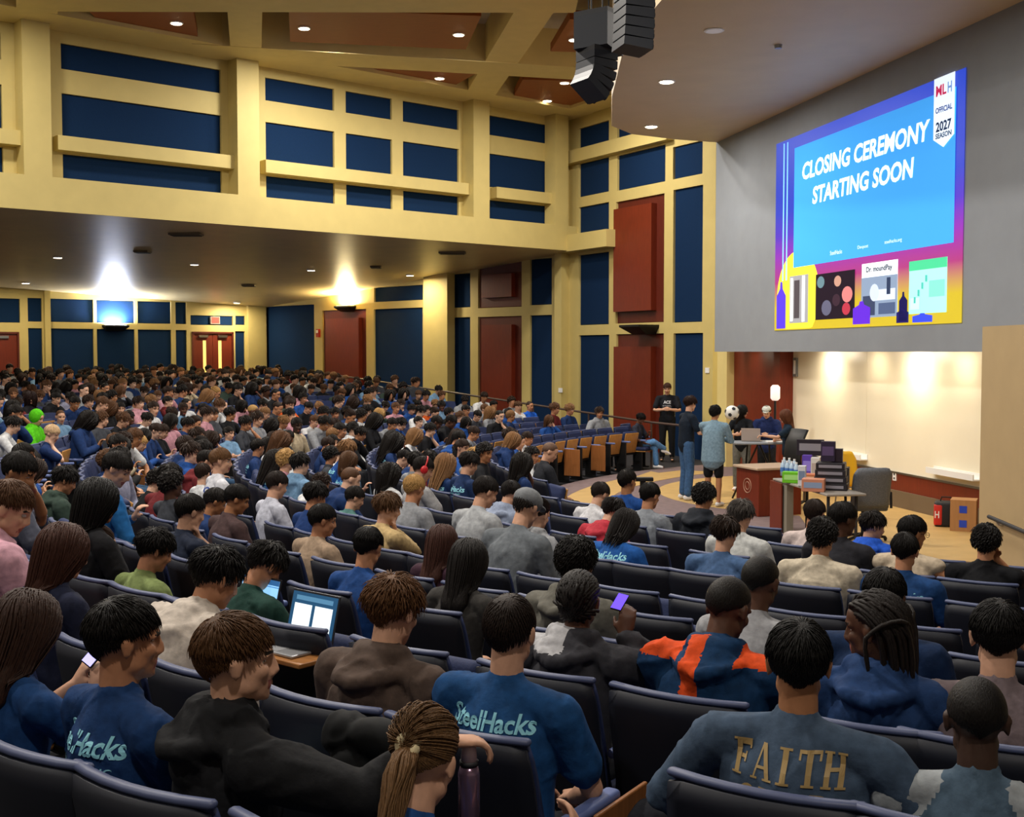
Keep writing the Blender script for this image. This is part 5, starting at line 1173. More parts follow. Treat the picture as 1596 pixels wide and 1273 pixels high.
# ---------------------------------------------------------------- marks and accessories on people
def find(key): return next(v for k_, v in PEOPLE.items() if key in k_)
def grid_rect(x0, y0, x1, y1, n=3): return [((x0+(x1-x0)*i/n, y0+(y1-y0)*j/n), (x0+(x1-x0)*(i+1)/n, y0+(y1-y0)*j/n), (x0+(x1-x0)*(i+1)/n, y0+(y1-y0)*(j+1)/n), (x0+(x1-x0)*i/n, y0+(y1-y0)*(j+1)/n)) for i in range(n) for j in range(n)]
def on_back(rec, V, F_, zc, m, xc=0, name='shirt_print', front=False, yaw=0, off=.0035):
    o, t, hr, ms, P = rec; me = t.data
    bv = BVHTree.FromPolygons([v.co for v in me.vertices], [p.vertices for p in me.polygons]); tw = R(P.get('twist', 0)+yaw); Rm = Matrix.Rotation(tw, 3, 'Z')
    s = 1 if front else -1; vs = []
    for (x, y, *_) in V:
        # a word on the back reads left to right from behind: local +x is the wearer's right side
        po = Rm @ Vector(((-x-xc) if front else (x+xc), s*.6, 0))+Vector((0, 0, zc+y)); dr = Rm @ Vector((0, -s, 0))
        h = bv.ray_cast(po, dr)
        vs.append((h[0]-dr*off) if h[0] is not None else po+dr*.5)
    q = MB(); q.add(vs, F_ if not front else [tuple(reversed(f)) for f in F_]); return q.build(name, m, t)
def word(rec, s, w, h, z, c, xc=0, bold=.02, **kw): V, F_ = textmesh(s, w, h, bold); return on_back(rec, V, F_, z, mat(c, .6), xc, **kw)
CY1 = '8CCFE0'
for key, zz, full in [('navy tee with printed back', .93, 1), ('thinning dark hair', .94, 1), ('royal blue printed tee with long dark', .95, 2), ('navy printed tee with short black hair, right side', .92, 2), ('bottom left corner', .9, 0), ('royal blue printed tee with light brown', .92, 2), ('right of the red headphones', .92, 2)]:
    if not full: continue
    rec = find(key); word(rec, 'SteelHacks', .30, .058, zz, CY1, bold=.025)
    if full == 1:
        word(rec, 'v NVIDIA', .09, .016, zz-.062, CY1, -.085); word(rec, 'PITT', .03, .02, zz-.064, CY1, .0); word(rec, 'PNC', .07, .022, zz-.066, CY1, .09)
    else:
        for j in range(3):
            for i in range(3): word(rec, ['NVIDIA', 'PITT', 'PNC'][(i+j) % 3], .06, .016, zz-.05-.032*j, CY1, (i-1)*.085)
for rec in PRT[:14]:
    word(rec, 'SteelHacks', .28, .055, .93, CY1, bold=.03)
    for j in range(2): word(rec, 'NVIDIA  PNC', .24, .018, .875-.035*j, CY1)
# gold serif lettering
def serif(ch):
    r = lambda *a: [a]
    L = {'F': [(.16, 0, .40, 1), (.02, .93, .86, 1), (.4, .80, .80, .93), (.40, .44, .64, .54), (.60, .36, .68, .62), (.04, 0, .54, .06), (.78, .72, .86, 1)],
         'I': [(.36, 0, .62, 1), (.2, .93, .78, 1), (.2, 0, .78, .07)], 'T': [(.38, 0, .62, 1), (.04, .90, .96, 1), (.04, .72, .13, 1), (.87, .72, .96, 1), (.24, 0, .76, .07)],
         'H': [(.10, 0, .32, 1), (.66, 0, .88, 1), (.32, .46, .66, .56), (.0, .93, .42, 1), (.56, .93, .98, 1), (.0, 0, .42, .07), (.56, 0, .98, .07)],
         'E': [(.14, 0, .38, 1), (.02, .93, .84, 1), (.02, 0, .86, .08), (.38, .46, .62, .55), (.58, .38, .66, .64), (.76, .74, .84, 1), (.78, 0, .86, .28)]}
    P = []
    for b in L.get(ch, []): P += grid_rect(*b, n=3)
    def bar(x0, y0, x1, y1, w):
        for i in range(5):
            a, b = i/5, (i+1)/5; P.append(((x0+(x1-x0)*a, y0+(y1-y0)*a), (x0+(x1-x0)*a+w, y0+(y1-y0)*a), (x0+(x1-x0)*b+w, y0+(y1-y0)*b), (x0+(x1-x0)*b, y0+(y1-y0)*b)))
    if ch == 'A': bar(.08, .03, .42, 1, .08); bar(.70, .03, .40, 1, .20); P += grid_rect(.25, .30, .68, .38)+grid_rect(-.02, 0, .30, .06)+grid_rect(.58, 0, 1.02, .06)
    if ch == 'V': bar(.42, 0, .06, .97, .20); bar(.46, 0, .82, .97, .08); P += grid_rect(-.02, .94, .38, 1)+grid_rect(.68, .94, 1.0, 1)
    if ch in 'OR':
        n = 20; cy, ry, cx, rx, t0, t1 = (.5, .5, .5, .48, 0, n) if ch == 'O' else (.74, .26, .42, .36, -5, 6)
        for i in range(t0, t1):
            a, b = 2*PI*i/n, 2*PI*(i+1)/n; k = .58
            P.append(tuple((cx+rx*f*math.cos(t), cy+ry*g_*math.sin(t)) for f, g_, t in ((1, 1, a), (1, 1, b), (k, .8, b), (k, .8, a))))
        if ch == 'R': P += grid_rect(.12, 0, .34, 1)+grid_rect(.02, .93, .45, 1)+grid_rect(.34, .46, .45, .53)+grid_rect(.02, 0, .46, .06); bar(.72, 0, .42, .5, .24)
    return P
rec = find('gold serif lettering')
for s, z0, hh, w0 in (('FAITH', .905, .088, .060), ('OVER', .800, .088, .064)):
    V = []; F_ = []
    for i, ch in enumerate(s):
        x0 = (i-(len(s)-1)/2)*w0*1.04-w0/2
        for pl in serif(ch): o_ = len(V); V += [(x0+a*w0, b*hh) for a, b in pl]; F_.append(tuple(range(o_, o_+len(pl))))
    on_back(rec, V, F_, z0, mat('A58A58', .5))
V = []; F_ = []
def recolor(rec, c, test):
    me = rec[1].data; me.materials.append(cloth(c))
    for p in me.polygons:
        if test(p.center): p.material_index = 1
rec = find('navy and orange hoodie'); nb = rec[3]['nb']; S_ = rec[3]['S']
recolor(rec, 'E0501E', lambda c: (abs(c.x+.045) < .036 and c.y < nb.y-.04 and c.z > nb.z-.22) or (c.z > S_[0].z+.038 and abs(c.x) > .11 and c.y > nb.y-.19))
rec = find('raglan'); nb3 = rec[3]['nb']; recolor(rec, '9AA0A4', lambda c: abs(c.x) > min(.20, .085+.6*max(0, nb3.z-.01-c.z)))
rec = find('charcoal hoodie holding'); nb2 = rec[3]['nb']; recolor(rec, 'B8B8BC', lambda c: c.z > nb2.z-.012 and (c.x < .02))
rec = find('white tee with blue print'); word(rec, 'OO', .2, .06, .92, '3A54A0', bold=.04)
rec = find('olive grey hoodie')
# scrunchie, headphones, cap, glasses
def acc(rec, nm, q, m): return q.build(nm, m, rec[0], True, M=rec[3]['HM'])
q = MB(); pts = [(.024*math.cos(t), -.128+.006*math.sin(t*2), .03+.024*math.sin(t)) for t in [2*PI*i/16 for i in range(17)]]; q.tube(pts, .013, 8, cap=False); acc(find('ponytail and scrunchie'), 'scrunchie', q, cloth('D8C8A0'))
q = MB(); q.tube([(.098*math.cos(t), -.01, .02+.11*math.sin(t)) for t in [PI*i/14 for i in range(15)]], .008, 8)
for s in (-1, 1): q.ell((s*.098, -.008, -.0), (.022, .038, .042), 14, 10)
acc(find('wearing red headphones'), 'headphones', q, mat('C02228', .35))
q = MB(); vs = []
q.ell((0, -.012, .055), (.092, .112, .080), 20, 12); q.prism([(.07*math.cos(t), .06+.10*math.sin(t)) for t in [PI*i/12 for i in range(13)]], .045, .055); acc(find('grey cap'), 'cap', q, cloth('7C8084'))
for key in ('wearing glasses',):
    q = MB()
    for s in (-1, 1): q.tube([(s*.032+.021*math.cos(t), .102, .004+.017*math.sin(t)) for t in [2*PI*i/14 for i in range(15)]], .0018, 6, cap=False); q.tube([(s*.053, .10, .006), (s*.082, -.0, .006)], .0018, 6)
    acc(find(key), 'glasses', q, M_BLACK)
q = MB(); q.ell((0, -.03, .025), (.108, .118, .125), 18, 12); acc(find('lime green hood'), 'raised_hood', q, cloth('58C818'))
# ---------------------------------------------------------------- things people hold
def phone(p, lab, c='A9A4F0', rzd=0, tilt=-20, s=1.0):
    M = Matrix.Translation(p) @ rot(R(rzd)) @ rot(R(tilt), 'X') @ rot(R(18), 'Y'); e = empty('smartphone', (0, 0, 0), lab, 'phone'); e.matrix_world = M
    q = MB(); q.rbox((-.037*s, -.004, -.075*s), (.037*s, .004, .075*s), .004); q.build('phone_body', M_BLACK, e); q = MB(); q.add([(-.034*s, -.0045, -.07*s), (.034*s, -.0045, -.07*s), (.034*s, -.0045, .07*s), (-.034*s, -.0045, .07*s)], [(0, 1, 2, 3)]); q.build('screen', glow(c, 1.3), e)
w = find('bottom left corner')[0].location if False else None
def hand_of(rec, s): return None
def yof(key): return find(key)[0].matrix_world.translation.y
phone(find('bottom left corner')[0].matrix_world @ V3(.02, .37, 1.06), 'smartphone with a pale violet screen held by the long haired woman, bottom left', 'A9A4F0', -30, -40, .8)
phone(find('braided black hair')[0].matrix_world @ V3(.10, .25, 1.17), 'smartphone with glowing violet screen held near the braided head', '5A3CE0', -10, -58, .62)
p = at_y(731, 1222, yof('ponytail and scrunchie')+.30); e = empty('drink_bottle', p, 'shiny mauve drink bottle held beside the ponytail, bottom centre', 'bottle'); q = MB(); q.tube([(0, 0, -.13), (0, 0, -.12), (0, 0, .03), (0, 0, .05)], [.02, .028, .028, .022], 18); q.build('bottle_body', mat('8A7088', .2, .7), e, True)
q = MB(); q.tube([(0, 0, .05), (0, 0, .062)], .024, 18); q.build('neck_band', M_DGREY, e, True)
q = MB(); q.tube([(0, 0, .062), (0, 0, .10)], [.021, .018], 18); q.tube([(.0, 0, .09), (.0, 0, .115)], .008, 8); q.build('bottle_cap', mat('D8C0CC', .35), e, True)
p = at_y(87, 836, 6.0); e = empty('drink_cup', p, 'small clear plastic cup on a tablet next to the pink hoodie', 'cup'); q = MB(); q.tube([(0, 0, -.05), (0, 0, .03)], [.018, .023], 16); q.build('cup_body', mat('C8CCD4', .2), e, True); q = MB(); q.tube([(0, 0, .03), (0, 0, .036)], .025, 16); q.build('cup_lid', M_WHITE, e, True)
def laptop(px, py, Y, hd, lab, kind):
    p = at_y(px, py, Y); e = empty('laptop', p, lab, 'laptop', -R(hd))
    q = MB(); q.rbox((-.155, -.22, -.008), (.155, .0, .006), .006); b = q.build('laptop_base', mat('B4B6BA', .35, .6), e)
    q = MB(); q.box((-.135, -.125, .006), (.135, -.02, .0075))
    q.build('keyboard', mat('2A2C34', .6, kind='fabric', scale=120, amt=.3), b)
    q = MB(); q.box((-.045, -.205, .006), (.045, -.14, .0072)); q.build('touchpad', mat('9A9CA0', .4), b)
    M = tr(0, 0, .006) @ rot(R(-14), 'X'); q = MB(); q.rbox((-.155, -.0, .0), (.155, .008, .21), .005, M=M); l = q.build('laptop_lid', mat('3A3C42', .4, .5), e)
    q = MB(); q.add([M @ Vector(v) for v in ((-.147, -.001, .01), (.147, -.001, .01), (.147, -.001, .20), (-.147, -.001, .20))], [(0, 1, 2, 3)]); s_ = q.build('screen', glow('8CC4F0' if kind else '1E4A6C', 1.1 if kind else .8), l)
    def pc(x0, z0, x1, z1, c, n=-.0016): q = MB(); q.add([M @ Vector(v) for v in ((x0, n, z0), (x1, n, z0), (x1, n, z1), (x0, n, z1))], [(0, 1, 2, 3)]); q.build('window', glow(c, 1.0), l)
    if kind: pc(-.147, .175, .147, .2, '2A5A8C'); pc(-.147, .165, .147, .17, '4A80B8', -.0018); pc(-.03, .012, .05, .022, '284A70')
    else: pc(-.125, .015, -.01, .15, 'DCE8EC'); pc(.01, .015, .125, .15, 'DCE8EC'); pc(-.12, .165, .12, .185, '4A7898')
    q = MB(); q.rbox((-.19, -.25, -.03), (.24, .03, -.0085), .006); 
    sts = [o for o in bpy.data.objects if o.name.startswith('auditorium_seat') and o.parent is None and o.type == 'EMPTY']
    s0 = min(sts, key=lambda o: (o.location-p).length); M2 = s0.matrix_basis.inverted() @ (Matrix.Translation(p) @ rot(-R(hd)))
    q.build('writing_tablet', M_WOODT, s0, M=M2)
laptop(396, 966, 5.75, 42, 'open laptop with a bright light blue screen beside the cream hoodie', 1)
laptop(480, 1000, 5.1, 40, 'open laptop showing two white pages on a dark screen', 0)
# ---------------------------------------------------------------- sloping handrail
e = empty('aisle_handrail', (RAILA.x, RAILA.y, 0), 'thin dark handrail sloping along the side aisle above the audience', 'handrail'); inv = tr(-RAILA.x, -RAILA.y, 0)
q = MB(); q.tube([(3.9, 24.6, .93), (RAILA.x, RAILA.y, .98), (RAILB.x, RAILB.y, 1.83)], .025, 8); q.build('rail', mat('4A3A34', .4), e, M=inv)
for i in range(8):
    t = i/7.5; p = RAILA.lerp(RAILB, t); q = MB(); fz = flz(math.hypot(p.x-CX, p.y-CY)); q.tube([(p.x, p.y, fz-.02), (p.x, p.y, .98+.85*t)], .02, 8); q.build('post', mat('4A3A34', .4), e, M=inv)
# ---------------------------------------------------------------- stage: people
def stander(px, ytop, Y, P, skin, tc, lc, hs, hc, lab, look, shoe='D8D8D8', z=0, hgt=None):
    P = dict(P); P['stand'] = P.get('stand', True); h = P.pop('head', look); P['yaw'] = max(-80, min(80, look-h)); ms = build_person(P, .009); tl = ms['HM'] @ V3(0, 0, .125)
    top = at_y(px, ytop, Y); sc = max(.9, min(1.08, (top.z-z)/tl.z)); ms['tname'] = P.get('tn', 'shirt'); rz = -R(look)
    off = rot(rz) @ Vector((tl.x, tl.y, 0))
    print(lab[:40], 'scale', (top.z-z)/tl.z)
    o, t, hr = assemble(ms, Vector((top.x-off.x, Y-off.y, z)), rz, sc, lab, skin, tc, lc, shoe, hs, hc, 0); r_ = (o, t, hr, ms, P); PEOPLE[lab] = r_; return r_
r1 = stander(1040, 597, 27.0, dict(arms=('belly', 'belly'), nod=14), 'l', '1A1D24', '17181C', 'short', '4A2E20', 'standing man in black tee with white chest print, hands joined, before red panel', 190, '1A1A1A')
word(r1, 'ACE', .16, .07, 1.30, 'C8CCD4', front=True, bold=.04); word(r1, 'STEEL', .2, .03, 1.22, 'A8ACB4', front=True); word(r1, 'HACKS', .2, .03, 1.17, 'A8ACB4', front=True)
stander(1078, 618, 20.0, dict(arms=('reach', 'belly'), nod=12, head=60), 'l', '15202E', '40618A', 'messy', '3A241A', 'standing man in dark tee and blue jeans seen from the side at the stage', 75)
stander(1116, 632, 19.2, dict(arms=('reach', 'belly'), nod=10, shorts=1, top='long', wide=1.1, hem=.15), 't', '7E9AAC', '15161A', 'curly', '15110F', 'standing person in oversized pale blue shirt and black shorts, back to the viewer', 35, z=0)
stander(1158, 632, 21.2, dict(arms=('reach', 'belly'), nod=4, fem=1, head=-60), 'l', '14181E', '6A6A66', 'long', '15110F', 'standing woman with long black hair in black tee and grey trousers', 205)
stander(1194, 646, 20.9, dict(arms=('lap' if 0 else 'belly', 'belly'), nod=20, top='hoodie'), 'l', '1C2A58', '22242A', 'short', '4A3A2A', 'person in navy hoodie behind the high table wearing a white cap', 200)
stander(1221, 641, 19.6, dict(arms=('reach', 'belly'), nod=12, fem=1), 'l', '16283A', '2A4A6E', 'long', '6A3E28', 'woman with long auburn hair in dark tee at the right of the high table', 275)
rs = stander(1003, 645, 25.4, dict(stand=False, arms=('phone', 'lap'), nod=24, lean=6, legs='cross'), 'd', '2E3240', '5C8CC0', 'messy', '1A1412', 'seated person with crossed legs in light blue jeans and white sneakers at row end', 118, 'E8E8E8')
seat(rs[0].matrix_world.translation, -R(118), 'navy seat under the person with crossed legs at the row end', False, None)
rec = PEOPLE['person in navy hoodie behind the high table wearing a white cap']; q = MB(); q.ell((0, -.01, .06), (.088, .105, .07), 16, 10); q.prism([(.06*math.cos(t), .06+.09*math.sin(t)) for t in [PI*i/10 for i in range(11)]], .04, .05); acc(rec, 'cap', q, cloth('D0D4CC'))
# ---------------------------------------------------------------- stage: furniture and clutter
p = at_y(1141, 643, 20.4); q = MB(); q.ell((0, 0, 0), (.125, .125, .125), 24, 16); o = q.build('ball', mat('E4E4DE', .5), smooth=True); o.location = p; tag(o, 'white ball with dark patches between the two dark haired people', 'ball')
q = MB()
for i in range(12):
    t = i*2.4; z = 1-2*(i+.5)/12; r_ = math.sqrt(1-z*z); n = Vector((r_*math.cos(t), r_*math.sin(t), z)); a = n.orthogonal().normalized(); b = n.cross(a)
    q.add([n*.1262+(a*math.cos(u)+b*math.sin(u))*.036 for u in [2*PI*k_/5 for k_ in range(5)]], [(0, 1, 2, 3, 4)])
q.build('patches', M_DGREY, o)
e = empty('stand_lamp', at_y(1208, 640, 21.4).xyz*Vector((1, 1, 0)) if False else Vector((at_y(1208, 640, 21.4).x, 21.4, 0)), 'white rounded lamp on a black pole behind the high table', 'lamp'); zl_ = at_y(1208, 612, 21.4).z
q = MB(); q.tube([(0, 0, -.14), (0, 0, -.10), (0, 0, .10), (0, 0, .14)], [.05, .085, .085, .05], 18); q.build('lamp_shade', glow('F4DCD4', .85), e, True, M=tr(0, 0, zl_)); q = MB(); q.tube([(0, 0, .5), (0, 0, zl_-.14)], .022, 10)
q.build('pole', M_BLACK, e)
for i in range(3): q = MB(); a = i*2.09; q.tube([(0, 0, .55), (.4*math.cos(a), .4*math.sin(a), .01)], .012, 6); q.build('leg', M_BLACK, e)
# high table
tp = at_y(1182, 688, 19.9); e = empty('high_table', Vector((tp.x, tp.y, 0)), 'high folding table with black crossed legs, people gathered around it', 'table', R(8)); q = MB(); q.rbox((-.48, -.3, tp.z-.03), (.48, .3, tp.z), .01); q.build('table_top', mat('8C9298', .4), e)
for s in (-1, 1):
    q = MB(); q.tube([(s*.35, -.28, .01), (-s*.05 if 0 else s*.1, .25, tp.z-.04)], .016, 8); q.build('leg', M_BLACK, e); q = MB(); q.tube([(s*.35, .28, .01), (s*.1, -.25, tp.z-.04)], .016, 8); q.build('leg', M_BLACK, e)
def clap(px, py, Y, lab, c, rz=0):
    p = at_y(px, py, Y); e = empty('laptop', p, lab, 'laptop', rz); q = MB(); q.rbox((-.16, -.22, 0), (.16, 0, .012), .004); q.build('laptop_base', mat(c, .4, .3), e); q = MB(); q.rbox((-.16, 0, .0), (.16, .008, .22), .004, M=tr(0, 0, .01) @ rot(R(-12), 'X')); q.build('laptop_lid', mat(c, .4, .3), e)
ztab = tp.z
def onpt(px, py, z): return at_z(px, py, z)
p = onpt(1163, 686, ztab+.002); clap(1163, 684, p.y, 'silver laptop standing open on the high table', 'A89C94', R(200)) if False else None
e = empty('laptop', Vector((tp.x-.12, tp.y+.02, ztab)), 'silver laptop standing open on the high table', 'laptop', R(160)); q = MB(); q.rbox((-.16, -.22, 0), (.16, 0, .012), .004); q.build('laptop_base', mat('B0A8A0', .4), e); q = MB(); q.rbox((-.16, 0, .0), (.16, .008, .22), .004, M=tr(0, 0, .01) @ rot(R(-12), 'X')); q.build('laptop_lid', mat('B0A096', .4), e)
q = MB(); q.rbox((.1, -.25, ztab), (.4, -.05, ztab+.02), .004); o = q.build('paper_stack', M_WHITE, M=Matrix.Translation((tp.x, tp.y, 0))); tag(o, 'white papers at the front edge of the high table', 'papers')
# lectern
LY = 18.2; lp = Vector((at_z(1203, 800, 0).x, 18.3, 0)); e = empty('lectern_desk', lp, 'red wooden lectern desk with a pale top and round seal', 'desk', R(20)); zt_ = at_y(1200, 726, 18.2).z
q = MB(); q.rbox((-.42, -.3, 0), (.34, .35, zt_-.04), .012); b = q.build('desk_body', M_RED, e); q = MB(); q.rbox((-.47, -.34, zt_-.04), (.38, .38, zt_), .012); q.build('desk_top', mat('B8A088', .4), e)
q = MB(); q.tube([(-.421, .02+.11*math.cos(t), zt_-.3+.11*math.sin(t)) for t in [2*PI*i/20 for i in range(21)]], .008, 6, cap=False); q.tube([(-.421, .02+.06*math.cos(t), zt_-.3+.06*math.sin(t)) for t in [2*PI*i/16 for i in range(17)]], .006, 6, cap=False); q.build('seal', mat('B08870', .5), b)
q = MB(); q.tube([(-.12+.10*math.cos(t), -.301, zt_-.3+.12*math.sin(t)) for t in [2*PI*i/20 for i in range(21)]], .007, 6, cap=False); q.build('seal', mat('B08870', .5), b)
# long table
ta = at_z(1205, 745, .72); tb = at_z(1288, 770, .72); ang = math.atan2(tb.y-ta.y, tb.x-ta.x); mid_ = (ta+tb)/2; TLn = (tb-ta).length
e = empty('display_table', Vector((mid_.x, mid_.y, 0)), 'grey topped table crowded with boxes, cans and bottles', 'table', ang); Lh = TLn/2+.02
q = MB(); q.rbox((-Lh, -.0, .69), (Lh, .52, .72), .01); q.build('table_top', mat('9A948C', .4), e)
q = MB(); q.rbox((-Lh+.05, .02, 0), (-Lh+.5, .12, .69), .005); q.build('side_panel', mat('8C8678', .5), e)
q = MB(); q.rbox((-Lh-.05, -.02, 0), (-Lh+.40, .0, .685), .004); q.build('modesty_panel', M_RED, e)
for (x, y) in ((Lh-.15, .08), (Lh-.15, .45), (-Lh+.15, .45)): q = MB(); q.tube([(x, y, .0), (x, y, .69)], .022, 8); q.build('leg', M_DGREY, e)
MT = Matrix.Translation((mid_.x, mid_.y, 0)) @ rot(ang)
def ont(px, py, hh=.0, dy=.4):   # ray meets the table surface level at the given height
    return at_z(px, py, .721)
def pbox(px, yb, w, h, d, c, lab, cat='box', c2=None, z0=.722, rz=-.35, Y=None):
    p = at_z(px, yb, z0) if Y is None else Vector((at_y(px, yb, Y).x, Y, z0)); q = MB(); q.rbox((-w/2, -d/2, 0), (w/2, d/2, h), .006); o = q.build('product_box' if cat == 'box' else cat, mat(c, .5)); o.location = p; o.rotation_euler = (0, 0, rz); tag(o, lab, cat)
    if c2: q = MB(); q.box((-w*.4, -d/2-.002, h*.3), (w*.4, -d/2, h*.75)); q.build('box_label', mat(c2, .5), o)
    return o
for i, (px, yb) in enumerate([(1220, 741), (1227, 742), (1234, 743), (1241, 745), (1222, 736), (1230, 737), (1238, 739)]):
    p = at_z(px, yb, .722); q = MB(); q.tube([(0, 0, 0), (0, 0, .16), (0, 0, .19), (0, 0, .2)], [.036, .036, .018, .015], 12); o = q.build('water_bottle', mat('B4CCE0', .15, spec=.6), smooth=True); o.location = p; tag(o, 'clear water bottle with blue label, one of the cluster on the crowded table', 'bottle', 'water bottles on the crowded table')
    q = MB(); q.tube([(0, 0, .2), (0, 0, .222)], .017, 10); q.build('bottle_cap', M_WHITE, o); q = MB(); q.tube([(0, 0, .06), (0, 0, .12)], .0375, 12); q.build('bottle_label', mat('4A7ABC', .5), o)
    if i < 7 and i % 2 == 0: pass
pbox(1234, 752, .24, .15, .14, '6CC020', 'bright green box in front of the water bottles', c2='A8E080')
pbox(1250, 757, .10, .27, .1, 'D8D8DC', 'tall white carton beside the green box', c2='7A8CA8')
pbox(1258, 744, .13, .32, .12, '5A3CA8', 'purple carton standing at the middle of the table', c2='8C78D0')
pbox(1271, 746, .12, .30, .12, 'D6D2CE', 'white carton behind the orange striped box', c2='B8A8A0')
pbox(1268, 765, .28, .16, .2, 'C8886C', 'salmon pink box at the front of the crowded table', c2='8CA0C0')
pbox(1266, 752, .26, .12, .2, 'C07048', 'orange box behind the salmon pink box', c2='E0C0A0')
for j in range(4): pbox(1295, 768, .42-.02*j, .085, .3, '1E1A22', ['lowest', 'second', 'third', 'topmost'][j]+' flat dark box of the stack at the table end', c2='8A8894', z0=.722+.088*j, Y=15.3)
pbox(1311, 764, .2, .26, .2, '16141A', 'black box right of the stack of flat dark boxes', Y=15.6)
pbox(1291, 700, .18, .26, .1, '2A1E38', 'dark purple upright box above the stack of flat boxes', c2='5A4870', z0=1.08, Y=15.35)
pbox(1305, 700, .14, .17, .12, '2A1C2A', 'small maroon black box on the right end of the stack', z0=1.075, Y=15.35)
pbox(1263, 700, .38, .23, .05, '221A26', 'dark flat game box with white lettering leaning high at the back of the table', c2='8C8890', z0=1.02, Y=16.9)
q = MB(); q.rbox((-.1, -.1, 0), (.1, .1, .29), .005); o = q.build('product_box', mat('3A3440', .5)); o.location = (at_y(1263, 700, 16.9).x, 16.9, .722); tag(o, 'plain dark carton carrying the lettered game box', 'box')
# curved black chair back near the lectern
p = Vector((at_y(1242, 700, 18.9).x, 18.9, 0)); e = empty('office_chair', p, 'black office chair seen edge on behind the crowded table', 'chair', R(-60))
q = MB(); q.tube([(0, -.05, .5), (0, -.1, .8), (0, -.06, 1.05), (0, .06, 1.26)], [(.2, .03)]*4, 10, up=(0, 1, 0)); q.build('backrest', M_BLACK, e, True); q = MB(); q.rbox((-.24, -.05, .44), (.24, .42, .52), .03); q.build('seat', M_BLACK, e, True); q = MB(); q.tube([(0, .18, .1), (0, .18, .45)], .03, 10); q.build('column', M_METAL, e)
for i in range(5): q = MB(); a = i*1.257; q.tube([(0, .18, .1), (.28*math.cos(a), .18+.28*math.sin(a), .05)], .018, 6); q.build('leg', M_BLACK, e)
# yellow chair
def shell_chair(loc, rz, lab, m, z=.42, hb=.86):
    e = empty('stacking_chair', loc, lab, 'chair', rz); q = curved(.46, z+.05, hb, -.2, -.29, .018, .07, .08); q.build('backrest', m, e, True); q = MB(); q.rbox((-.23, -.2, z), (.23, .25, z+.025), .02); q.build('seat', m, e, True)
    for sx in (-1, 1):
        for sy in (-.18, .22): q = MB(); q.tube([(sx*.19, sy, z), (sx*.22, sy*1.15, .01)], .011, 8); q.build('leg', M_METAL, e)
shell_chair(Vector((at_y(1333, 715, 17.6).x, 17.6, 0)), R(-150), 'bright yellow plastic chair beside the whiteboard', mat('E0B01E', .4), hb=1.0)
# grey office chair
gp = Vector((at_y(1350, 760, 15.5).x, 15.5, 0)); e = empty('office_chair', gp, 'grey upholstered office chair, its back to the audience', 'chair', R(2)); zg = at_y(1350, 729, 15.2).z
q = curved(.50, .47, zg, -.16, -.30, .06, .05, .07); q.build('backrest', mat('71767E', .8, kind='fabric', scale=60), e, True); q = MB(); q.rbox((-.26, -.12, .42), (.26, .36, .50), .03); q.build('seat', mat('71767E', .8, kind='fabric', scale=60), e, True)
for s in (-1, 1): q = MB(); q.tube([(s*.3, -.1, .46), (s*.3, -.08, .66), (s*.3, .2, .66)], .018, 8); q.build('armrest', M_BLACK, e)
q = MB(); q.tube([(0, .1, .08), (0, .1, .43)], .03, 10); q.build('column', M_DGREY, e)
for i in range(5): q = MB(); a = i*1.257; q.tube([(0, .1, .1), (.3*math.cos(a), .1+.3*math.sin(a), .05)], .02, 6); w_ = q.build('leg', M_BLACK, e); q = MB(); q.ell((.3*math.cos(a), .1+.3*math.sin(a), .03), (.025, .025, .03), 8, 6); q.build('castor', M_BLACK, w_)
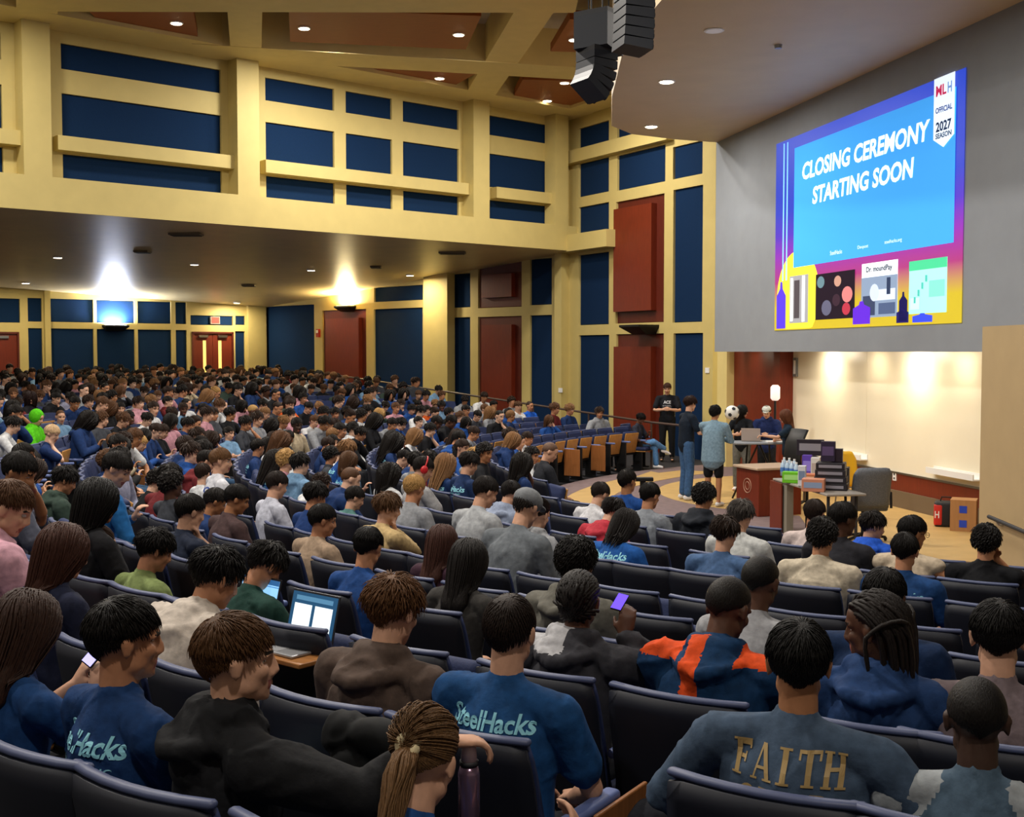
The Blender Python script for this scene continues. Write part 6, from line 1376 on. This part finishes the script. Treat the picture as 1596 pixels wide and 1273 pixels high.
# bag and parcel by the wall
p = at_z(1474, 820, 0); e = empty('cooler_bag', p, 'red and black bag on the floor below the whiteboard', 'bag', R(-20)); q = MB(); q.rbox((-.16, -.13, 0), (.16, .13, .36), .04); q.build('bag_body', mat('1A1A1E', .6), e, True); q = MB(); q.rbox((-.165, -.135, .02), (-.04, .10, .33), .03); q.build('red_side', mat('C02A22', .5), e, True)
q = MB(); q.tube([(-.08, 0, .35), (-.06, 0, .42), (.06, 0, .42), (.08, 0, .35)], .01, 6); q.build('handle', M_BLACK, e)
text('bag_mark', 'H', mat('E8E8E8', .5), .06, .1, Matrix.Translation((-.12, -.1365, .18)) @ rot(PI/2, 'X'), e)
p = at_z(1502, 826, 0); e = empty('cardboard_box', p, 'brown cardboard box with blue tape marks at the foot of the beige wall', 'box', R(-25)); q = MB(); q.box((-.17, -.17, 0), (.17, .17, .44)); q.build('box_body', mat('B08050', .8, kind='wood', scale=2, amt=.06), e)
for z in (.06, .26): q = MB(); q.box((-.05, -.173, z), (.05, -.170, z+.1)); q.build('tape_mark', mat('2848C0', .4), e)
q = MB(); q.box((-.172, -.02, .0), (-.1705, .02, .44)); q.build('tape', mat('C8A878', .4), e)
# black T stand in front of the carpet
p = at_y(1002, 746, 15.0); e = empty('equipment_stand', Vector((p.x, p.y, 0)), 'black T shaped stand on the carpet before the grey tee person', 'stand'); q = MB(); q.rbox((-.035, -.03, 0.02), (.035, .03, p.z), .006); q.build('column', M_BLACK, e); q = MB(); q.rbox((-.13, -.05, p.z-.03), (.13, .05, p.z+.02), .01); q.build('cross_bar', M_BLACK, e); q = MB(); q.rbox((-.2, -.2, 0), (.2, .2, .02), .005); q.build('base_plate', M_BLACK, e)
# black jacket over the seat beside the black hoodie
rec = find('arm over the seat beside'); pj = at_y(600, 1190, yof('arm over the seat beside')+.10); q = MB()
for (x, y, z, a_, b_, c_) in ((-.12, 0, .05, .09, .06, .07), (.0, -.02, .07, .10, .06, .06), (.10, 0, .03, .08, .06, .08), (-.06, -.05, -.05, .10, .05, .10), (.07, -.05, -.07, .09, .05, .12)): q.ell((x, y, z), (a_, b_, c_), 14, 10)
me = remesh(q, .010, 3, .5, 'leather_jacket'); wrinkle(me, 4, .008); me.materials.append(mat('0E1012', .75, spec=.2)); o = link('leather_jacket', me); o.location = pj; o.rotation_euler = (0, 0, -.6); tag(o, 'black leather jacket bunched over the seat right of the black hoodie', 'jacket')

for _m in [m for m in bpy.data.meshes if m.users == 0]: bpy.data.meshes.remove(_m)
import gc; gc.collect()
